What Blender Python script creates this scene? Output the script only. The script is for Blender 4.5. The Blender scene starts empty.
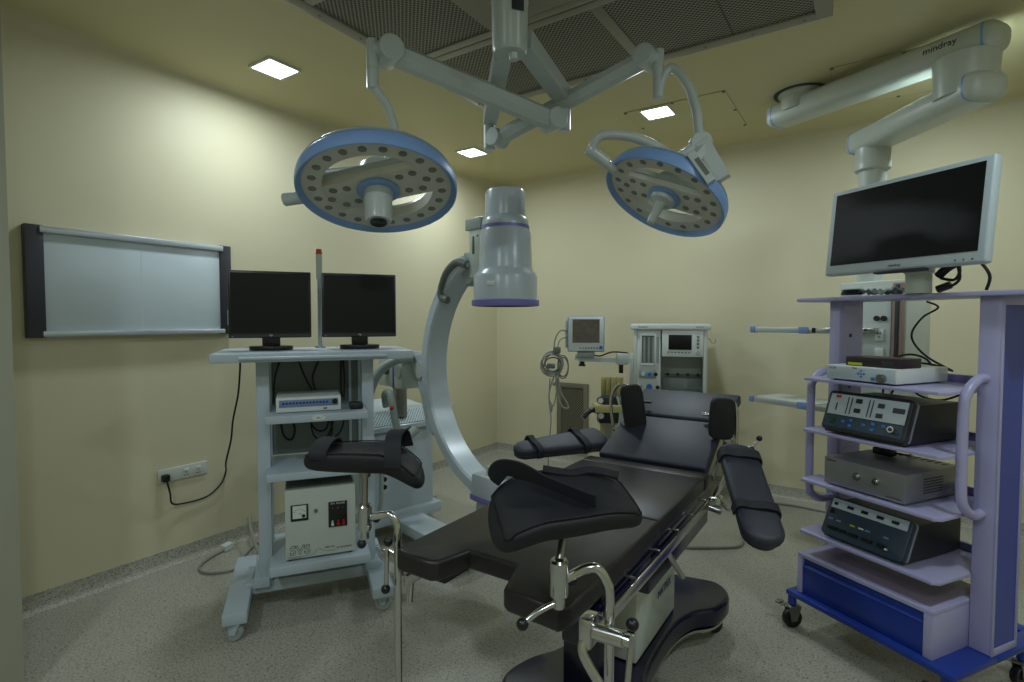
import bpy, bmesh, math, random
from mathutils import Vector, Matrix, Euler
random.seed(7)
C = bpy.context.scene.collection
PI = math.pi
R = math.radians
V = Vector

# ------------------------------------------------------------------ camera frame (room: x along back wall, y into back wall, z up)
CAM = V((3.658, -5.181, 1.55)); YAW = R(33.6); PITCH = R(2.24); FPX = 538.0
def cf(x, y, z):
    """a place given as metres right / ahead of the camera, as room coordinates"""
    return V((CAM.x + x*math.cos(YAW) - y*math.sin(YAW), CAM.y + x*math.sin(YAW) + y*math.cos(YAW), z))
def at(px, py, dist):
    u = (px-512)/FPX; v = (341-py)/FPX
    dy = math.cos(PITCH)+v*math.sin(PITCH); dz = -math.sin(PITCH)+v*math.cos(PITCH)
    t = dist/dy
    return cf(u*t, dist, CAM.z+dz*t)

# ------------------------------------------------------------------ materials
def nodes(name):
    m = bpy.data.materials.new(name); m.use_nodes = True
    nt = m.node_tree; b = nt.nodes['Principled BSDF']
    return m, nt, b
def lin(c):
    return tuple(((v/255)/12.92 if v/255 <= .04045 else (((v/255)+.055)/1.055)**2.4) for v in c)
def mat(name, rgb, rough=.5, metal=0, var=.06, scale=8, bump=0, bscale=300, spec=.5, coat=0):
    m, nt, b = nodes(name)
    c = lin(rgb)
    tc = nt.nodes.new('ShaderNodeTexCoord'); n = nt.nodes.new('ShaderNodeTexNoise'); n.inputs['Scale'].default_value = scale
    n.inputs['Detail'].default_value = 4
    nt.links.new(tc.outputs['Object'], n.inputs['Vector'])
    mx = nt.nodes.new('ShaderNodeMix'); mx.data_type = 'RGBA'
    mx.inputs['A'].default_value = (*[v*(1-var) for v in c], 1); mx.inputs['B'].default_value = (*[min(1, v*(1+var)) for v in c], 1)
    nt.links.new(n.outputs['Fac'], mx.inputs['Factor']); nt.links.new(mx.outputs['Result'], b.inputs['Base Color'])
    b.inputs['Roughness'].default_value = rough; b.inputs['Metallic'].default_value = metal
    b.inputs['Specular IOR Level'].default_value = spec
    if coat: b.inputs['Coat Weight'].default_value = coat
    if bump:
        n2 = nt.nodes.new('ShaderNodeTexNoise'); n2.inputs['Scale'].default_value = bscale
        nt.links.new(tc.outputs['Object'], n2.inputs['Vector'])
        bp = nt.nodes.new('ShaderNodeBump'); bp.inputs['Strength'].default_value = bump; bp.inputs['Distance'].default_value = .002
        nt.links.new(n2.outputs['Fac'], bp.inputs['Height']); nt.links.new(bp.outputs['Normal'], b.inputs['Normal'])
    return m
def emis(name, rgb, s):
    m, nt, b = nodes(name)
    b.inputs['Base Color'].default_value = (.8, .8, .8, 1)
    b.inputs['Emission Color'].default_value = (*rgb, 1); b.inputs['Emission Strength'].default_value = s
    return m
def floor_mat():
    m, nt, b = nodes('speckled_vinyl')
    tc = nt.nodes.new('ShaderNodeTexCoord')
    big = nt.nodes.new('ShaderNodeTexNoise'); big.inputs['Scale'].default_value = 90; big.inputs['Detail'].default_value = 6
    nt.links.new(tc.outputs['Object'], big.inputs['Vector'])
    r = nt.nodes.new('ShaderNodeValToRGB'); r.color_ramp.elements[0].position = .35; r.color_ramp.elements[1].position = .65
    r.color_ramp.elements[0].color = (*lin((146, 145, 132)), 1); r.color_ramp.elements[1].color = (*lin((176, 174, 160)), 1)
    nt.links.new(big.outputs['Fac'], r.inputs['Fac'])
    vor = nt.nodes.new('ShaderNodeTexVoronoi'); vor.inputs['Scale'].default_value = 115
    nt.links.new(tc.outputs['Object'], vor.inputs['Vector'])
    sep = nt.nodes.new('ShaderNodeSeparateColor'); nt.links.new(vor.outputs['Color'], sep.inputs['Color'])
    lt = nt.nodes.new('ShaderNodeMath'); lt.operation = 'LESS_THAN'; lt.inputs[1].default_value = .33; nt.links.new(vor.outputs['Distance'], lt.inputs[0])
    gt = nt.nodes.new('ShaderNodeMath'); gt.operation = 'GREATER_THAN'; gt.inputs[1].default_value = .72; nt.links.new(sep.outputs['Red'], gt.inputs[0])
    mu = nt.nodes.new('ShaderNodeMath'); mu.operation = 'MULTIPLY'; nt.links.new(lt.outputs[0], mu.inputs[0]); nt.links.new(gt.outputs[0], mu.inputs[1])
    mu2 = nt.nodes.new('ShaderNodeMath'); mu2.operation = 'MULTIPLY'; mu2.inputs[1].default_value = .85; nt.links.new(mu.outputs[0], mu2.inputs[0])
    mx = nt.nodes.new('ShaderNodeMix'); mx.data_type = 'RGBA'; mx.inputs['B'].default_value = (*lin((70, 60, 48)), 1)
    nt.links.new(r.outputs['Color'], mx.inputs['A']); nt.links.new(mu2.outputs[0], mx.inputs['Factor'])
    nt.links.new(mx.outputs['Result'], b.inputs['Base Color']); b.inputs['Roughness'].default_value = .42
    b.inputs['Specular IOR Level'].default_value = .4
    return m
def perforated(name, base, pitch, rad, axes='XY', hole=(12, 13, 13), rough=.5, metal=.0):
    """metal sheet with a staggered grid of round holes"""
    m, nt, b = nodes(name)
    tc = nt.nodes.new('ShaderNodeTexCoord'); sp = nt.nodes.new('ShaderNodeSeparateXYZ'); nt.links.new(tc.outputs['Object'], sp.inputs[0])
    def grid(off):
        acc = None
        for a in axes:
            k = nt.nodes.new('ShaderNodeMath'); k.operation = 'MULTIPLY_ADD'; k.inputs[1].default_value = 1/pitch; k.inputs[2].default_value = off+1000
            nt.links.new(sp.outputs[a], k.inputs[0])
            fr = nt.nodes.new('ShaderNodeMath'); fr.operation = 'FRACT'; nt.links.new(k.outputs[0], fr.inputs[0])
            su = nt.nodes.new('ShaderNodeMath'); su.operation = 'SUBTRACT'; su.inputs[1].default_value = .5; nt.links.new(fr.outputs[0], su.inputs[0])
            sq = nt.nodes.new('ShaderNodeMath'); sq.operation = 'MULTIPLY'; nt.links.new(su.outputs[0], sq.inputs[0]); nt.links.new(su.outputs[0], sq.inputs[1])
            if acc is None: acc = sq
            else:
                ad = nt.nodes.new('ShaderNodeMath'); ad.operation = 'ADD'; nt.links.new(acc.outputs[0], ad.inputs[0]); nt.links.new(sq.outputs[0], ad.inputs[1]); acc = ad
        return acc
    mn = nt.nodes.new('ShaderNodeMath'); mn.operation = 'MINIMUM'
    nt.links.new(grid(0).outputs[0], mn.inputs[0]); nt.links.new(grid(.5).outputs[0], mn.inputs[1])
    lt = nt.nodes.new('ShaderNodeMath'); lt.operation = 'LESS_THAN'; lt.inputs[1].default_value = rad*rad; nt.links.new(mn.outputs[0], lt.inputs[0])
    mx = nt.nodes.new('ShaderNodeMix'); mx.data_type = 'RGBA'; mx.inputs['A'].default_value = (*lin(base), 1); mx.inputs['B'].default_value = (*lin(hole), 1)
    nt.links.new(lt.outputs[0], mx.inputs['Factor']); nt.links.new(mx.outputs['Result'], b.inputs['Base Color'])
    b.inputs['Roughness'].default_value = rough; b.inputs['Metallic'].default_value = metal
    return m

M = dict(
    wall=mat('wall_paint', (206, 199, 168), .5, var=.02, scale=2, bump=.08, bscale=120, spec=.25),
    ceil=mat('ceiling_paint', (200, 192, 150), .6, var=.02, scale=2),
    jamb=mat('jamb_paint', (158, 160, 142), .5, var=.02),
    floor=floor_mat(),
    white=mat('white_plastic', (214, 220, 216), .35, var=.03),
    offwhite=mat('off_white_enamel', (190, 198, 190), .35, var=.03),
    lampgrey=mat('lamp_enamel', (185, 195, 192), .3, var=.03, spec=.6),
    lampface=mat('lamp_face', (208, 208, 198), .45, var=.05, scale=30),
    lens=mat('lens_grey', (122, 124, 114), .25, var=.12, scale=60),
    rimblue=mat('rim_blue', (128, 164, 216), .4, var=.04),
    cart=mat('cart_blue_grey', (178, 192, 202), .35, var=.03, spec=.5),
    cartback=mat('cart_back_panel', (112, 122, 118), .5, var=.05),
    carm=mat('carm_enamel', (180, 192, 198), .28, var=.03, spec=.6),
    carmgrey=mat('carm_grey', (150, 160, 158), .4, var=.04),
    purple=mat('purple_trim', (120, 116, 184), .4, var=.04),
    hose=mat('hose_grey', (160, 172, 168), .45, var=.04),
    rubber=mat('grey_rubber', (105, 110, 104), .6),
    steel=mat('polished_steel', (200, 202, 200), .2, metal=1, var=.04),
    brushed=mat('brushed_steel', (158, 159, 156), .36, metal=1, var=.08, scale=40),
    blackp=mat('black_plastic', (20, 21, 23), .35, var=.1),
    screen=mat('dark_screen', (17, 19, 20), .38, var=.1, spec=.3),
    cable=mat('black_cable', (12, 12, 13), .5),
    greycable=mat('grey_cable', (140, 142, 132), .5),
    vinyl=mat('black_vinyl', (33, 30, 31), .40, var=.12, scale=5, bump=.1, bscale=200, spec=.5),
    bluevinyl=mat('blue_black_vinyl', (36, 40, 54), .52, var=.12, scale=9, bump=.12, bscale=200, spec=.6),
    foam=mat('black_padded_fabric', (18, 21, 27), .62, var=.15, scale=20, bump=.25, bscale=500),
    foamdark=mat('black_foam', (14, 14, 16), .75, var=.15, scale=20, bump=.2),
    strap=mat('strap_webbing', (22, 25, 32), .7, var=.1, scale=60, bump=.4, bscale=700),
    navy=mat('navy_enamel', (17, 18, 44), .22, var=.08, spec=.6),
    column=mat('column_enamel', (200, 210, 204), .35, var=.03),
    lilac=mat('lilac_enamel', (170, 168, 206), .32, var=.03, spec=.55),
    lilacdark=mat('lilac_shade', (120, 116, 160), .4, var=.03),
    royal=mat('royal_blue_enamel', (34, 60, 150), .32, var=.05),
    slate=mat('slate_blue_panel', (64, 78, 165), .4, var=.04),
    tan=mat('beige_shelf_mat', (142, 128, 148), .4, var=.05),
    silverbox=mat('silver_metal', (150, 152, 152), .4, metal=.55, var=.05, scale=30),
    darkcase=mat('dark_case', (44, 47, 50), .45, var=.08),
    ledpanel=mat('pale_control_panel', (188, 202, 208), .4, var=.03),
    teal=mat('dark_teal_panel', (44, 62, 76), .4, var=.06),
    btnblue=mat('blue_button', (40, 110, 190), .4),
    green=mat('green_button', (10, 70, 40), .35),
    red=mat('red_plastic', (190, 30, 24), .4),
    yellow=mat('yellow_sticker', (190, 190, 40), .5),
    brown=mat('dark_brown_case', (44, 34, 38), .4),
    ink=mat('dark_ink', (30, 34, 42), .6),
    blueink=mat('blue_ink', (50, 52, 130), .6),
    skyblue=mat('sky_blue_plastic', (116, 142, 190), .4),
    paleblue=mat('pale_blue_panel', (110, 135, 175), .45, var=.2, scale=70),
    board=mat('viewer_glass', (196, 208, 212), .3, var=.02, scale=3),
    alu=mat('aluminium', (190, 198, 204), .35, metal=.6, var=.04),
    charcoal=mat('charcoal_frame', (48, 48, 54), .45, var=.06),
    silver=mat('ceiling_grey_metal', (142, 139, 128), .5, metal=.1, var=.04),
    amber=mat('amber_plastic', (176, 168, 116), .3, var=.12, scale=20),
    monscreen=mat('reflective_screen', (105, 98, 90), .15, var=.45, scale=25),
    switch=mat('switch_plate', (196, 200, 190), .35, var=.02),
    dusty=mat('pink_brown_rail', (150, 128, 122), .45, var=.05),
    foil=mat('wrinkled_plastic', (150, 160, 160), .2, var=.3, scale=40, bump=.8, bscale=60, spec=.8),
    perf=perforated('perforated_sheet', (140, 137, 124), .026, .30),
    mesh=perforated('vent_mesh', (118, 112, 92), .03, .30, axes='XZ', hole=(45, 42, 34)),
    carmperf=perforated('carm_vent_grid', (182, 200, 202), .022, .22, axes='XY', hole=(70, 80, 84)),
    light=emis('led_glow', (.88, .95, 1.0), 14.0),
)

# ------------------------------------------------------------------ geometry collector
class G:
    def __init__(s, M0=None): s.bm = bmesh.new(); s.M = M0 or Matrix.Identity(4)
    def _add(s, tmp, L=None):
        mm = s.M @ (L or Matrix.Identity(4))
        tmp.transform(mm)
        if mm.to_3x3().determinant() < 0: bmesh.ops.reverse_faces(tmp, faces=tmp.faces)
        me = bpy.data.meshes.new('tmp'); tmp.to_mesh(me); tmp.free(); s.bm.from_mesh(me); bpy.data.meshes.remove(me); return s
    def box(s, c, d, bev=.0, rot=(0, 0, 0), seg=2, L=None):
        t = bmesh.new(); bmesh.ops.create_cube(t, size=1); bmesh.ops.scale(t, vec=d, verts=t.verts)
        if bev > 0: bmesh.ops.bevel(t, geom=t.edges[:], offset=min(bev, min(d)*.48), segments=seg, affect='EDGES', profile=.5)
        return s._add(t, (L or Matrix.Identity(4)) @ Matrix.Translation(c) @ Euler(rot).to_matrix().to_4x4())
    def b2(s, a, b, bev=0): # box from two corners
        return s.box([(p+q)/2 for p, q in zip(a, b)], [abs(q-p) for p, q in zip(a, b)], bev)
    def cyl(s, p0, p1, r0, r1=None, n=24, bev=0):
        p0 = V(p0); p1 = V(p1); r1 = r0 if r1 is None else r1
        d = p1-p0; h = d.length
        prof = [(0, 0), (r0, 0), (r1, h), (0, h)] if not bev else [(0, 0), (r0-bev, 0), (r0, bev), (r1, h-bev), (r1-bev, h), (0, h)]
        return s.lathe(prof, p0, d, n)
    def lathe(s, prof, o=(0, 0, 0), axis=(0, 0, 1), n=32, closed=False):
        t = bmesh.new(); q = V((0, 0, 1)).rotation_difference(V(axis).normalized()).to_matrix().to_4x4() if V(axis).length else Matrix.Identity(4)
        rings = []
        for r, z in prof:
            if r < 1e-6: rings.append([t.verts.new((0, 0, z))])
            else: rings.append([t.verts.new((r*math.cos(2*PI*k/n), r*math.sin(2*PI*k/n), z)) for k in range(n)])
        pairs = list(zip(rings, rings[1:])) + ([(rings[-1], rings[0])] if closed else [])
        for a, b in pairs:
            for k in range(n):
                k2 = (k+1) % n
                if len(a) == 1 and len(b) == 1: continue
                if len(a) == 1: t.faces.new((a[0], b[k2], b[k]))
                elif len(b) == 1: t.faces.new((a[k], a[k2], b[0]))
                else: t.faces.new((a[k], a[k2], b[k2], b[k]))
        bmesh.ops.recalc_face_normals(t, faces=t.faces)
        return s._add(t, Matrix.Translation(o) @ q)
    def sph(s, c, r, n=16, sc=(1, 1, 1)):
        t = bmesh.new(); bmesh.ops.create_uvsphere(t, u_segments=n, v_segments=n//2, radius=r); bmesh.ops.scale(t, vec=sc, verts=t.verts)
        return s._add(t, Matrix.Translation(c))
    def tube(s, pts, r, n=10, smooth=True, sub=6, sec=None, N0=None):
        pts = [V(p) for p in pts]
        if smooth and len(pts) > 2:
            out = []
            for i in range(len(pts)-1):
                a = pts[max(i-1, 0)]; b = pts[i]; c = pts[i+1]; d = pts[min(i+2, len(pts)-1)]
                for k in range(sub):
                    u = k/sub
                    out.append(.5*((2*b)+(c-a)*u+(2*a-5*b+4*c-d)*u*u+(3*b-a-3*c+d)*u**3))
            out.append(pts[-1]); pts = out
        t = bmesh.new(); rings = []
        T0 = (pts[1]-pts[0]).normalized()
        N = T0.orthogonal().normalized() if abs(T0.z) > .9 else V((0, 0, 1)).cross(T0).cross(T0).normalized()*-1
        if N0 is not None: N = V(N0)
        for i, p in enumerate(pts):
            T = ((pts[min(i+1, len(pts)-1)]-pts[max(i-1, 0)])).normalized()
            N = (N-T*N.dot(T)).normalized(); B = T.cross(N)
            if sec: rings.append([t.verts.new(p+N*a+B*b) for a, b in sec])
            else: rings.append([t.verts.new(p+N*r*math.cos(2*PI*k/n)+B*r*math.sin(2*PI*k/n)) for k in range(n)])
        m = len(rings[0])
        for a, b in zip(rings, rings[1:]):
            for k in range(m): t.faces.new((a[k], a[(k+1) % m], b[(k+1) % m], b[k]))
        t.faces.new(rings[0][::-1]); t.faces.new(rings[-1])
        bmesh.ops.recalc_face_normals(t, faces=t.faces)
        return s._add(t)
    def prism(s, out, z0, z1, bev=0, L=None, seg=2):
        t = bmesh.new()
        a = [t.verts.new((x, y, z0)) for x, y in out]; b = [t.verts.new((x, y, z1)) for x, y in out]
        n = len(out); f0 = t.faces.new(a[::-1]); f1 = t.faces.new(b)
        for k in range(n): t.faces.new((a[k], a[(k+1) % n], b[(k+1) % n], b[k]))
        bmesh.ops.recalc_face_normals(t, faces=t.faces)
        if bev:
            ed = [e for e in t.edges if abs(e.verts[0].co.z-e.verts[1].co.z) < 1e-6]
            bmesh.ops.bevel(t, geom=ed, offset=bev, segments=seg, affect='EDGES', profile=.5)
        return s._add(t, L)
    def grid(s, fn, nu, nv, th):
        """a thick sheet: fn(u, v) gives a point"""
        t = bmesh.new(); P = [[V(fn(i/nu, j/nv)) for j in range(nv+1)] for i in range(nu+1)]
        def nrm(i, j):
            a = P[min(i+1, nu)][j]-P[max(i-1, 0)][j]; b = P[i][min(j+1, nv)]-P[i][max(j-1, 0)]
            c = a.cross(b); return c.normalized() if c.length > 1e-9 else V((0, 0, 1))
        top = [[t.verts.new(P[i][j]) for j in range(nv+1)] for i in range(nu+1)]
        bot = [[t.verts.new(P[i][j]-nrm(i, j)*th) for j in range(nv+1)] for i in range(nu+1)]
        for i in range(nu):
            for j in range(nv):
                t.faces.new((top[i][j], top[i+1][j], top[i+1][j+1], top[i][j+1])); t.faces.new((bot[i][j+1], bot[i+1][j+1], bot[i+1][j], bot[i][j]))
        ring = [(i, 0) for i in range(nu)]+[(nu, j) for j in range(nv)]+[(i, nv) for i in range(nu, 0, -1)]+[(0, j) for j in range(nv, 0, -1)]
        for (a, b), (c, d) in zip(ring, ring[1:]+ring[:1]): t.faces.new((top[a][b], bot[a][b], bot[c][d], top[c][d]))
        bmesh.ops.recalc_face_normals(t, faces=t.faces)
        return s._add(t)

def root(name, label, cat, loc=(0, 0, 0), rz=0, group=None):
    o = bpy.data.objects.new(name, None); C.objects.link(o); o.empty_display_size = .1
    o.location = loc; o.rotation_euler = (0, 0, rz)
    tag(o, label, cat, group); return o
def tag(o, label, cat, group=None):
    o['label'] = label; o['category'] = cat
    if group: o['group'] = group
    return o
def wm(o):
    m = Matrix.LocRotScale(o.location, o.rotation_euler, (1, 1, 1))
    return wm(o.parent) @ m if o.parent else m
def part(g, name, m, par=None, world=False, kind=None, sub=0, label=None, angle=38):
    me = bpy.data.meshes.new(name)
    if world and par: g.bm.transform(wm(par).inverted())
    g.bm.to_mesh(me); g.bm.free(); me.materials.append(M[m] if isinstance(m, str) else m)
    for p in me.polygons: p.use_smooth = True
    me.set_sharp_from_angle(angle=R(angle))
    o = bpy.data.objects.new(name, me); C.objects.link(o)
    if par: o.parent = par
    if kind: o['kind'] = kind
    if label: o['label'] = label
    if sub: s = o.modifiers.new('sub', 'SUBSURF'); s.levels = sub; s.render_levels = sub
    return o
def text(s, size, name, m, par, L, offset=0, ext=.0004, bold=0, align='CENTER'):
    cu = bpy.data.curves.new('t', 'FONT'); cu.body = s; cu.size = size; cu.extrude = ext; cu.offset = offset
    cu.align_x = align; cu.align_y = 'CENTER'
    o = bpy.data.objects.new('t', cu); C.objects.link(o)
    bpy.context.view_layer.update(); dg = bpy.context.evaluated_depsgraph_get()
    me = bpy.data.meshes.new_from_object(o.evaluated_get(dg)); bpy.data.objects.remove(o); bpy.data.curves.remove(cu)
    me.transform(L); me.materials.clear(); me.materials.append(M[m]); me.name = name
    t = bpy.data.objects.new(name, me); C.objects.link(t)
    if par: t.parent = par
    return t
def face_front(x, y, z, tilt=0, rz=0):
    """text plane facing -y (upright), optionally tilted back"""
    return Matrix.Translation((x, y, z)) @ Matrix.Rotation(rz, 4, 'Z') @ Matrix.Rotation(PI/2-tilt, 4, 'X')

# ================================================================== the room
H = 3.1; W = 5.7; D = -7.6
def wallbox(name, a, b, m='wall'): return part(G().b2(a, b), name, m, kind='structure')
wallbox('floor', (-.15, D-.15, -.1), (W+.15, .15, 0), 'floor')
wallbox('ceiling', (-.15, D-.15, H), (W+.15, .15, H+.12), 'ceil')
wallbox('wall_left', (-.15, D-.15, 0), (0, .15, H))
wallbox('wall_back', (0, 0, 0), (W, .15, H))
wallbox('wall_right', (W, D-.15, 0), (W+.15, .15, H))
wallbox('wall_front', (0, D-.15, 0), (W, D, H))
wallbox('wall_entrance', (0, -4.72, 0), (.80, -4.495, H), 'jamb')
def cove(name, x0, y0, x1, y1, nx, ny):
    g = G(); prof = [(0, 0), (.045, 0), (.02, .008), (.008, .03), (.006, .1), (0, .1)]
    t = bmesh.new(); L = []
    for (x, y) in ((x0, y0), (x1, y1)): L.append([t.verts.new((x+nx*a, y+ny*a, b+.0005)) for a, b in prof])
    n = len(prof)
    for k in range(n): t.faces.new((L[0][k], L[0][(k+1) % n], L[1][(k+1) % n], L[1][k]))
    t.faces.new(L[0][::-1]); t.faces.new(L[1]); bmesh.ops.recalc_face_normals(t, faces=t.faces)
    g._add(t); return part(g, name, 'floor', kind='structure', angle=60)
cove('baseboard_left', 0, -4.495, 0, 0, 1, 0); cove('baseboard_back', 0, 0, W, 0, 0, -1); cove('baseboard_right', W, 0, W, D, -1, 0)

def ceil_cove(name, x0, y0, x1, y1, nx, ny, rr=.06):
    t = bmesh.new(); L = []
    prof = [(0, 0)]+[(rr-rr*math.cos(PI/2*k/8), -rr+rr*math.sin(PI/2*k/8)) for k in range(9)]
    for (x, y) in ((x0, y0), (x1, y1)): L.append([t.verts.new((x+nx*a, y+ny*a, H+b)) for a, b in prof])
    n = len(prof)
    for k in range(n): t.faces.new((L[0][k], L[0][(k+1) % n], L[1][(k+1) % n], L[1][k]))
    t.faces.new(L[0][::-1]); t.faces.new(L[1]); bmesh.ops.recalc_face_normals(t, faces=t.faces)
    g = G(); g._add(t); return part(g, name, 'wall', kind='structure', angle=50)
ceil_cove('trim_1', 0, -4.495, 0, 0, 1, 0); ceil_cove('trim_2', 0, 0, W, 0, 0, -1); ceil_cove('trim_3', W, 0, W, D, -1, 0)
# ceiling lights
LP = [(.58, -3.18, 'square ceiling downlight above the wall viewing panel, left in the photo'),
      (.57, -1.20, 'square ceiling downlight beside the top of the C-arm detector'),
      (2.31, -1.19, 'square ceiling downlight set in the screwed access panel'),
      (4.10, -1.13, 'square ceiling downlight hidden behind the white ceiling boom arm'),
      (4.60, -3.30, 'unseen square ceiling downlight added as fill right of the lilac cart, out of frame'),  # extra unseen lamp, added to fill the right side
      (4.30, -5.60, 'unseen square ceiling downlight added as fill behind the photographer on the right'),  # added out of view to brighten the camera-facing fronts
      (2.40, -5.90, 'unseen square ceiling downlight added as fill behind the photographer on the left')]  # second unseen fill lamp added on the camera side
for x, y, lb in LP:
    r = root('ceiling_light', lb, 'ceiling light', (x, y, H), 0, 'square downlights in the ceiling')
    g = G()
    for a in (-1, 1): g.box((a*.103, 0, -.007), (.014, .22, .014), .002); g.box((0, a*.103, -.007), (.192, .014, .014), .002)
    part(g, 'frame', 'white', r)
    part(G().box((0, 0, -.006), (.190, .190, .006)), 'diffuser', 'light', r)
    ld = bpy.data.lights.new('downlight', 'AREA'); ld.shape = 'SQUARE'; ld.size = .18; ld.energy = 18 if y > -3.25 else (20 if y > -4 else 30)
    ld.color = (.80, .925, 1.0); ld.spread = R(180)
    lo = bpy.data.objects.new('downlight', ld); C.objects.link(lo); lo.location = (x, y, H-.02)

# laminar-flow diffuser in the ceiling
r = root('laminar_flow_diffuser', 'large grey perforated metal air diffuser panel in the ceiling', 'air diffuser', (2.405, -3.19, H))
x0, x1, y0, y1 = -1.07, 1.07, -1.14, 1.14
g = G()
for a, b in (((x0, y0), (x0+.07, y1)), ((x1-.07, y0), (x1, y1)), ((x0+.07, y0), (x1-.07, y0+.07)), ((x0+.07, y1-.07), (x1-.07, y1))): g.b2((*a, -.055), (*b, 0), .003)
part(g, 'frame', 'silver', r)
g = G()
for yy in (-.38, .38):
    g.b2((x0+.07, yy-.055, -.052), (x1-.07, yy-.004, -.002), .002); g.b2((x0+.07, yy+.004, -.052), (x1-.07, yy+.055, -.002), .002)
part(g, 'cross_beam', 'silver', r)
for a, b in ((y0+.07, -.435), (.435, y1-.07)): part(G().b2((.09, a, -.05), (.15, b, -.002), .002), 'divider', 'silver', r)
part(G().b2((-.42, -.325, -.051), (.42, .325, -.002)), 'mount_plate', 'silver', r)
for (a, b, c, d) in ((x0+.07, .435, .09, y1-.07), (.15, .435, x1-.07, y1-.07), (x0+.07, -.325, -.42, .325), (.42, -.325, x1-.07, .325), (x0+.07, y0+.07, .09, -.435), (.15, y0+.07, x1-.07, -.435)):
    part(G().b2((a, b, -.045), (c, d, -.02)), 'perforated_panel', 'perf', r)
g = G()
for xx in (-.48, .62):
    g.b2((xx-.003, .435, -.047), (xx+.003, y1-.07, -.02))
part(g, 'seam', 'blackp', r)
g = G()
for k in range(9):
    g.cyl((x0+.035, y0+.1+k*.26, -.058), (x0+.035, y0+.1+k*.26, -.054), .006, n=8); g.cyl((x0+.1+k*.24, y1-.035, -.058), (x0+.1+k*.24, y1-.035, -.054), .006, n=8)
part(g, 'screw_heads', 'rubber', r)

# access panels
def access(x0, y0, x1, y1, lb, scr):
    r = root('ceiling_access_panel', lb, 'access panel', ((x0+x1)/2, (y0+y1)/2, H))
    hx, hy = (x1-x0)/2, (y1-y0)/2
    part(G().b2((-hx, -hy, -.004), (hx, hy, 0)), 'panel', 'ceil', r)
    g = G()
    for a in (-1, 1): g.b2((a*hx-.0012, -hy, -.0045), (a*hx+.0012, hy, -.001)); g.b2((-hx, a*hy-.0012, -.0045), (hx, a*hy+.0012, -.001))
    part(g, 'seam', mat('seam_shadow_gap', (172, 165, 126), .7), r)
    for sx, sy in scr: part(G().cyl((sx*hx*.97, sy*hy*.97, -.009), (sx*hx*.97, sy*hy*.97, -.003), .011, n=10), 'screw', 'rubber', r)
S8 = [(-1, -1), (0, -1), (1, -1), (1, 0), (1, 1), (0, 1), (-1, 1), (-1, 0)]
access(2.09, -1.31, 2.81, -.54, 'flush screwed ceiling access panel holding a downlight', S8)
access(3.42, -1.29, 4.16, -.54, 'flush screwed ceiling access panel above the white ceiling boom arm', S8)

# ================================================================== left wall
r = root('xray_viewer', 'wide white x-ray viewing panel with charcoal ends on the left wall', 'viewing panel', (0, -3.72, 1.456))
g = G()
yl, yr, zt = -.535, .535, .59
part(G().b2((.0, yl+.07, .02), (.035, yr-.06, zt-.02), .002), 'viewing_surface', 'board', r)
part(G().b2((.0, yl, 0), (.05, yl+.078, zt), .004), 'end_panel', 'charcoal', r)
part(G().b2((.0, yr-.072, 0), (.05, yr, zt), .004), 'end_panel', 'charcoal', r)
part(G().b2((.0, yl+.06, zt-.04), (.06, yr-.055, zt-.004), .006), 'top_rail', 'alu', r)
part(G().b2((.0, yl+.06, 0.004), (.065, yr-.055, .035), .006), 'bottom_rail', 'alu', r)
part(G().b2((.032, -.003, .03), (.0354, .003, zt-.03)), 'centre_seam', 'board', r)
part(G().b2((.05, yr-.035, .06), (.055, yr-.015, .16), .002), 'switch_strip', 'alu', r)

def socket_plate(x, y, z, w, h, label, plug=True, rz=PI/2, n=2):
    r = root('wall_socket', label, 'socket', (x, y, z), rz)
    part(G().box((0, -.006, 0), (w, .012, h), .004), 'plate', 'switch', r)
    for k in range(n):
        cx = w/2-.06-k*.075
        part(G().box((cx, -.014, .012), (.03, .006, .02), .002), 'switch_rocker', 'white', r)
        g = G()
        for dx, dz in ((0, .016), (-.009, -.004), (.009, -.004)): g.box((cx+dx, -.0125, dz-.018), (.005, .002, .006))
        part(g, 'socket_holes', 'blackp', r)
    return r
socket_plate(0, -3.50, .575, .30, .085, 'long white wall socket with a black plug in it, low on the left wall')
socket_plate(0, -.87, .63, .12, .08, 'small white wall socket beside the room corner, behind the C-arm')
# black power cable with plug
r = root('power_cable', 'black power cable hanging from the long wall socket up to the monitor cart', 'cable', (.02, -3.61, .56))
part(G().box((.03, -3.615, .565), (.04, .042, .045), .008), 'plug', 'blackp', r, world=True)
cl = [(.045, -3.615, .55), (.05, -3.60, .47), (.04, -3.585, .40), (.02, -3.50, .375), (.018, -3.36, .38), (.02, -3.27, .44), (.03, -3.24, .52)]+[at(*q) for q in ((226, 462, 3.38), (231, 440, 3.33), (233, 420, 3.28), (238, 395, 3.22), (240, 370, 3.16), (240, 355, 3.12))]
part(G().tube(cl, .0055), 'cord', 'cable', r, world=True)
r = root('extension_lead', 'grey extension lead with a white connector lying on the floor by the left wall', 'cable', at(232, 560, 3.45))
P = lambda px, py: (lambda q: V((q.x, q.y, .012)))(at(px, py, 1.55*538/(py-320)*.997))
part(G().tube([P(228, 553), P(214, 560), P(200, 571), P(205, 578), P(225, 577), P(238, 572), P(248, 556), P(262, 545), P(280, 538)], .008), 'cord', 'greycable', r, world=True)
q = P(231, 551); q2 = P(223, 555); part(G().tube([q+V((0, 0, .014)), q2+V((0, 0, .01))], 1, smooth=False, sec=[(-.018, -.025), (.018, -.025), (.018, .025), (-.018, .025)]), 'connector', 'white', r, world=True)
part(G().tube([P(262, 572)+V((0, 0, .03)), P(250, 545)+V((0, 0, .12)), P(254, 522)+V((0, 0, .15)), P(275, 520)+V((0, 0, .06)), P(300, 521)], .011), 'thick_cord', 'greycable', r, world=True)

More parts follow.
